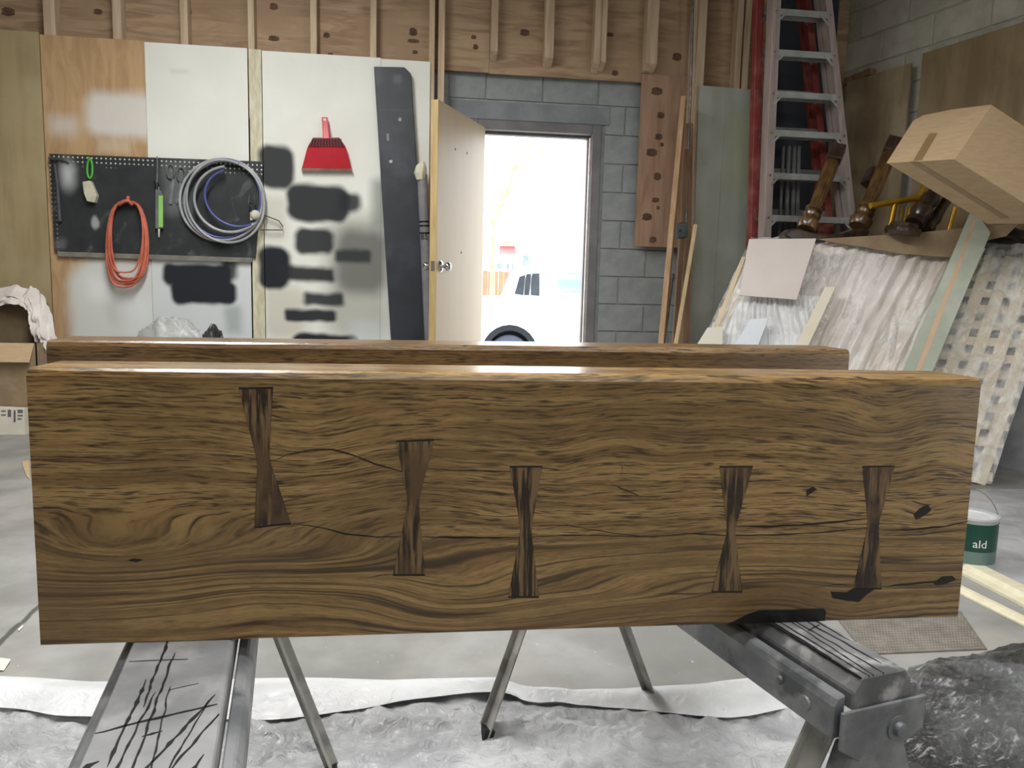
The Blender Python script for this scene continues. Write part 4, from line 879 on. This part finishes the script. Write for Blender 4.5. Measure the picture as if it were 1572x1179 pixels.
on_pile('white_board', 'cream panel corner showing lowest at the left end of the pile', ((1086,503),(1110,501),(1104,680),(976,680)), .14, .012, mat('cream_white_low', rgb(226,222,210), rgb(216,212,198), 4, .6), 'board', wg, bevel=.001)
on_pile('white_board', 'long pale strip at the left edge of the wrapped stack', ((1139,394),(1145,394),(1096,520),(1088,520)), .04, .012, mat('pale_strip_wood', rgb(226,208,176), rgb(214,194,160), 4, .6), 'board', wg)
def film2(u, v):
    p = lerp(lerp(pl(1142,452,.11), pl(1262,455,.11), u), lerp(pl(1085,545,.10), pl(1240,545,.10), u), v)
    return p+PN*(.03*abs(noise.noise(V((u*16-v*5, v*1.5, 6))))+.012*abs(noise.noise(V((u*34-v*12, v*3, 2)))))
part('film_drape', lambda m: m.grid(film2, 90, 30), film_mat('white_film', rgb(232,234,236), .25, .12, bump=.5, sc=18, c2=rgb(216,218,220)), label='pleated white film hanging below the pink panel', cat='plastic', smooth=60)
def film3(u, v):
    p = lerp(lerp(pl(1238,384,.115), pl(1300,384,.10), u), lerp(pl(1222,470,.11), pl(1262,520,.10), u), v)
    return p+PN*(.05*abs(noise.noise(V((u*5, v*4, 12))))+.02*abs(noise.noise(V((u*14, v*9, 2)))))
part('film_drape', lambda m: m.grid(film3, 50, 40), M['clear'], label='shiny clear film bunched at the upper left of the wrapped stack', cat='plastic', smooth=60)
cb = on_pile('cardboard_strip', 'folded tan cardboard strip lying along the top of the wrapped stack', ((1255,367),(1400,358),(1482,350),(1564,343),(1545,362),(1500,372),(1458,395),(1380,389),(1325,379),(1290,374)), .085, .006, M['cardboard2'], 'cardboard')
def blk(u, v):
    a = u*2*math.pi; r = math.sin(v*math.pi); c = pl(1556,372,.0)+nh*.12
    p = V((math.cos(a)*r, math.sin(a)*r, math.cos(v*math.pi))); s = 1+.3*noise.noise(p*2)
    return c+V((p.x*.16*s, p.y*.12*s, p.z*.10*s-.02))
part('black_bag', lambda m: m.grid(blk, 30, 16), mat('black_bag_film', rgb(24,24,26), rgb(16,16,18), 9, .4), label='black bag squeezed under the tilted cardboard box', cat='bag', smooth=60)

# turned table base lying on the stack
TY = 4.36
M['walnut'] = mat('bronzed_walnut', rgb(112,84,46), rgb(70,50,28), 9, .3, (3,3,.8), coat=.4)
M['walnutd'] = mat('dark_walnut', rgb(74,56,46), rgb(46,34,28), 9, .28, (3,3,.8), coat=.4)
tbse = thing('table_base', 'upturned walnut table base with two fluted turned legs on the pile', 'table base', Yp(1270,364,TY))
def turned(p, q, sc, parent, block=True):
    ax = (q-p); Lg = ax.length; ax.normalize()
    R = .044*sc
    prof = [(0,R*1.15),(.02,R*1.35),(.045,R*1.4),(.065,R*1.0),(.072,R*.85),(.08,R*1.1),(.095,R*1.2),(.105,R*.85),(.118,R*.8),(.125,R*1.12),(.14,R*1.15),(.147,R*.9),(.152,(R*.80,.12)),(Lg*.55,(R*.88,.12)),(Lg*.97,(R*.92,.12)),(Lg,R*.7)]
    lg = part('fluted_leg', lambda m: m.lathe(p, ax, prof, 28), M['walnut'], parent, smooth=35)
    if block:
        side = V((1,0,0))-ax*ax.x; side.normalize()
        part('corner_block', lambda m: m.bar(q, q+ax*.10, R*1.9, R*1.9, side+V((0,-.5,0))), M['walnutd'], lg, bevel=.004)
turned(Yp(1238,352,TY), Yp(1279,247,TY+.12), 1, tbse)
turned(Yp(1318,348,TY), Yp(1366,236,TY+.12), 1.05, tbse)
fp_ = [Yp(1204,361,TY-.02), Yp(1214,352,TY-.02), Yp(1228,350,TY-.02), Yp(1246,356,TY-.02), Yp(1272,360,TY-.02), Yp(1296,357,TY-.02), Yp(1314,352,TY-.02), Yp(1330,349,TY-.02), Yp(1336,355,TY-.02)]
part('foot_rail', lambda m: m.prism(fp_+[Yp(1330,366,TY-.02), Yp(1270,371,TY-.02), Yp(1215,368,TY-.02)], (0,.09,0)), M['walnutd'], tbse, bevel=.010, seg=2)
part('corner_block', lambda m: m.bar(Yp(1332,284,TY+.3), Yp(1342,262,TY+.34), .07, .07), M['walnutd'], tbse, bevel=.004)
ped = thing('pedestal_leg', 'dark turned pedestal leg with a stepped base under the cardboard box', 'table base', Yp(1385,356,4.05))
p, q = Yp(1386,355,4.05), Yp(1442,270,4.2)
part('base', lambda m: m.lathe(p, V((.1,-.1,1)), [(-.02,.085),(0,.095),(.02,.09),(.025,.075),(.045,.07),(.05,.05)], 10), M['walnutd'], ped, smooth=20)
ax = q-p; 
part('shaft', lambda m: m.lathe(p+ax*.06+V((.05,0,.02)), ax, [(0,.05),(.03,.055),(.05,.035),(.07,.05),(.1,.062),(.13,.05),(.15,.034),(.17,.04),(.2,.052),(.22,.05),(.24,.035),(.3,.04),(.36,.04)], 24), M['walnutd'], ped, smooth=40)
part('shaft', lambda m: m.lathe(p+V((.17,0.04,.01)), ax, [(0,.03),(.03,.036),(.06,.026),(.09,.036),(.14,.03),(.2,.028),(.3,.028)], 20), M['walnutd'], ped, smooth=40)
br = thing('brass_frame', 'gold tubular metal frame behind the dark pedestal leg', 'metal frame', Yp(1370,350,4.25))
M['gold'] = mat('gold_paint', rgb(206,162,50), rgb(180,136,34), 8, .3, metal=.55)
BY = 4.28
part('rail', lambda m: m.tube([Yp(1336,316,BY), Yp(1380,309,BY), Yp(1420,302,BY)], .018, 12), M['gold'], br, smooth=60)
part('post', lambda m: m.tube([Yp(1374,312,BY), Yp(1364,360,BY)], .017, 10), M['gold'], br, smooth=60)
part('post', lambda m: m.tube([Yp(1419,284,BY+.05), Yp(1408,312,BY+.02), Yp(1392,360,BY)], .014, 10), M['gold'], br, smooth=60)
for x in (1382,1389,1394): part('spindle', lambda m: m.tube([Yp(x+3,318,BY+.02), Yp(x-4,360,BY+.02)], .007, 8), M['gold'], br, smooth=60)
part('post', lambda m: m.tube([Yp(1466,318,BY), Yp(1456,356,BY)], .012, 8), M['gold'], br, smooth=60)

# tilted cardboard box
P4, P1, P3, P2 = Yp(1465,244,3.30), Yp(1360,250,3.55), Yp(1522,160,3.46), Yp(1405,179,3.74)
Cv = Yp(1625,344,3.36)-P4
cbx = thing('cardboard_box', 'large tan cardboard box tipped on its corner on top of the pile', 'box', P4+Cv*.8+V((0,0,-.15)))
P23 = (P2+P3)/2+(P2-P1).normalized()*.015; P2b = lerp(P2,P1,.04)
part('shell', lambda m: m.prism([P1, lerp(P1,P2,.9), lerp(P2,P3,.1)+(P2-P1).normalized()*.002, P23, P3, P4], Cv), M['cardboard'], cbx, bevel=.003)
nf = (P3-P4).cross(P1-P4).normalized(); nf = nf if nf.dot(CAM-P4) > 0 else -nf
nb = (P1-P4).cross(Cv).normalized(); nb = nb if nb.dot(CAM-P4) > 0 else -nb
fpt = lambda x, y: hit(x, y, P4, nf)+nf*.0022
part('tape', lambda m: m.prism([fpt(1402,247), fpt(1415,246), fpt(1439,205), fpt(1427,205)], nf*-.001), M['tape'], cbx, label='strip of brown parcel tape')
mid = lerp(P4,P1,.53)
part('tape', lambda m: m.prism([mid+nb*.0015, mid+(P1-P4)*.12+nb*.0015, mid+(P1-P4)*.12+Cv*.9+nb*.0015, mid+Cv*.9+nb*.0015], nb*-.001), M['tape'], cbx, label='strip of brown parcel tape')

# ------------------------------------------------------------------ outside the doorway
GZ = -.62
part('ground', lambda m: m.box(-30, 40, 5.8, 60, GZ-.1, GZ), mat('pale_paving', rgb(190,186,178), rgb(176,172,164), 3, .8), kind='structure', label='pale paving outside the doorway')
TYO = 13.6
tk = thing('pickup_truck', 'white pickup truck parked outside the open door', 'truck', V((2.5, TYO+.9, GZ)))
M['white'] = mat('white_car_paint', rgb(240,241,243), rgb(236,237,240), 3, .3, coat=.5)
M['cglass'] = mat('tinted_glass', rgb(52,58,66), rgb(40,44,52), 4, .15)
t = lambda x, y: Yp(x, y, TYO)
wheel_c = t(782,542); R_ = .5
arch = [wheel_c+V((R_*math.cos(a), 0, R_*math.sin(a))) for a in [math.pi-k*math.pi/12 for k in range(13)]]
zlow = GZ+.28
body = [V((t(690,470).x,TYO,zlow)), t(690,466), t(705,457), t(786,456), t(1040,452), V((t(1040,452).x,TYO,zlow))]
part('body', lambda m: m.prism(body[:5]+[body[5]]+[V((wheel_c.x+R_,TYO,zlow))]+[p for p in arch[::-1] if p.z > zlow]+[V((wheel_c.x-R_,TYO,zlow))], (0,1.75,0)), M['white'], tk)
part('cab', lambda m: m.prism([t(783,457)+V((0,.02,0)), t(799,417)+V((0,.12,0)), t(815,412)+V((0,.12,0)), t(1000,411)+V((0,.12,0)), t(1012,455)+V((0,.02,0))], (0,1.5,0)), M['white'], tk, bevel=.03)
for pts, nm in (([(790,451),(797,425),(806,422),(803,453)],'window'), ([(805,453),(808,421),(815,420),(812,453)],'window'), ([(815,453),(817,420),(828,419),(828,454)],'window'), ([(856,448),(857,420),(900,416),(900,450)],'window')):
    part(nm, lambda m: m.prism([t(*p)+V((0,-.02,0)) for p in pts], (0,.1,0)), M['cglass'] if pts[0][0] < 850 else mat('pale_blue_glass', rgb(112,132,166), rgb(146,168,190), 2, .4, (.4,1,5)), tk)  # rear pane has a paler, banded blue colour; the others are dark
part('wheel_arch', lambda m: m.prism([p+V((0,-.03,0)) for p in arch]+[wheel_c+(p-wheel_c)*.80+V((0,-.03,0)) for p in arch[::-1]], (0,.3,0)), mat('arch_black', rgb(22,28,36), rgb(18,22,30), 5, .9), tk)
wh = part('wheel', lambda m: m.lathe(wheel_c+V((0,.24,-.06)), (0,-1,0), [(0,.38),(.18,.38),(.2,.36),(.2,.24),(.17,.22),(.16,.05)], 32), mat('tyre', rgb(66,72,88), rgb(58,64,80), 6, .8), tk, smooth=40)
part('hub', lambda m: m.lathe(wheel_c+V((0,.06,-.06)), (0,-1,0), [(0,.22),(.02,.2),(.03,.08),(.05,.06)], 24), M['alu'], wh, smooth=40)
part('wheel_well', lambda m: m.box(wheel_c.x-R_-.02, wheel_c.x+R_+.02, TYO+.28, TYO+.34, zlow, wheel_c.z+R_+.02), mat('well_black', rgb(40,46,54), rgb(32,38,46), 5, .8), tk)
part('belt_line', lambda m: m.prism([t(700,463)+V((0,-.012,0)), t(826,457)+V((0,-.012,0)), t(828,460)+V((0,-.012,0)), t(700,467)+V((0,-.012,0))], (0,.02,0)), mat('belt_blue', rgb(150,160,190), rgb(140,150,182), 4, .3), tk)
fnc = thing('wooden_fence', 'peach wooden fence behind the pickup truck', 'fence', V((Yp(760,440,22).x, 22, GZ)))
M['fence'] = mat('peach_fence', rgb(170,112,86), rgb(158,102,78), 3, .8)
fx0, fx1 = Yp(700,430,22).x, Yp(905,430,22).x; zt = Yp(765,417,22).z
nb_ = int((fx1-fx0)/.15)
for k in range(nb_): part('fence_board', lambda m: m.box(fx0+k*.15, fx0+k*.15+.14, 22, 22.03, GZ, zt+(k%3)*.01), M['fence'], fnc)
part('rail', lambda m: m.box(fx0, fx1, 22.03, 22.08, GZ+.4, GZ+.5), M['fence'], fnc)
hou = thing('house', 'pale house with red awning far behind the fence', 'house', V((Yp(790,400,30).x, 31, GZ)))
hx0, hx1 = Yp(700,400,30).x, Yp(905,400,30).x
part('wall', lambda m: m.box(hx0, hx1, 30, 36, GZ, Yp(790,372,30).z), mat('pale_siding', rgb(236,230,222), rgb(230,224,214), 3, .8), hou)
part('roof', lambda m: m.prism([V((hx0-.3,29.6,Yp(790,373,30).z)), V((hx0-.3,33,Yp(790,360,30).z)), V((hx0-.3,36.4,Yp(790,373,30).z))], (hx1-hx0+.6,0,0)), mat('pale_roof', rgb(222,204,190), rgb(212,192,178), 3, .8), hou)
part('awning', lambda m: m.hexa([Yp(768,378,29.9), Yp(790,378,29.9), Yp(790,378,29.9)+V((0,.08,0)), Yp(768,378,29.9)+V((0,.08,0))], [Yp(766,390,29.3), Yp(793,390,29.3), Yp(793,390,29.9), Yp(766,390,29.9)]), mat('faded_red', rgb(196,104,104), rgb(186,94,96), 3, .8), hou)
for x0, x1, y0, y1 in ((763,771,404,413),(778,781,405,413),(786,789,405,415),(803,812,392,408)):
    part('window', lambda m: m.prism([Yp(x0,y0,29.96),Yp(x1,y0,29.96),Yp(x1,y1,29.96),Yp(x0,y1,29.96)], (0,.05,0)), mat('house_glass', rgb(120,136,138), rgb(104,120,122), 3, .3), hou)
tre = thing('bare_tree', 'slender yellow green tree seen high through the doorway', 'tree', V((Yp(757,430,18).x, 18, GZ)))
bkm = mat('yellow_green_bark', rgb(170,166,122), rgb(152,148,104), 9, .8)  # pale yellow green is the bark's own colour
tr0 = V((Yp(757,430,18).x,18,GZ)); tr1 = Yp(757,345,18); tr2_ = Yp(776,300,18); tr3 = Yp(789,262,18); tr4 = Yp(800,215,18)
part('trunk', lambda m: m.tube([tr0, lerp(tr0,tr1,.6), tr1, tr2_, tr3, tr4], [.07,.06,.045,.034,.022,.010], 8), bkm, tre, smooth=60)
rr = random.Random(2)
for (x0,y0,x1,y1,x2,y2) in ((776,300,760,290,748,270),(789,262,776,246,770,232),(768,318,756,308,744,303),(757,345,750,320,748,300),(789,262,812,240,830,232),(830,232,845,246,862,240),(776,300,795,282,803,270)):
    part('branch', lambda m: m.tube([Yp(x0,y0,18), Yp(x1,y1,17.9), Yp(x2,y2,17.8)], [.03,.018,.006], 6), bkm, tre, smooth=60)
def leaves(m):
    for k in range(420):
        x, y = rr.choice(((776,300),(789,262),(797,225),(770,240),(760,292),(830,235),(856,243),(770,330)))
        c = Yp(x+rr.gauss(0,7), y+rr.gauss(0,12), 18+rr.gauss(0,.3)); s = .035
        d1 = V((rr.uniform(-1,1),rr.uniform(-1,1),rr.uniform(-1,1))).normalized()*s; d2 = V((rr.uniform(-1,1),rr.uniform(-1,1),rr.uniform(-1,1))).normalized()*s*.5
        m.add([c-d1, c+d2, c+d1, c-d2], [(0,1,2,3)])
part('leaf_cloud', leaves, mat('young_leaf', rgb(196,204,120), rgb(180,190,100), 3, .7), tre, kind='stuff')
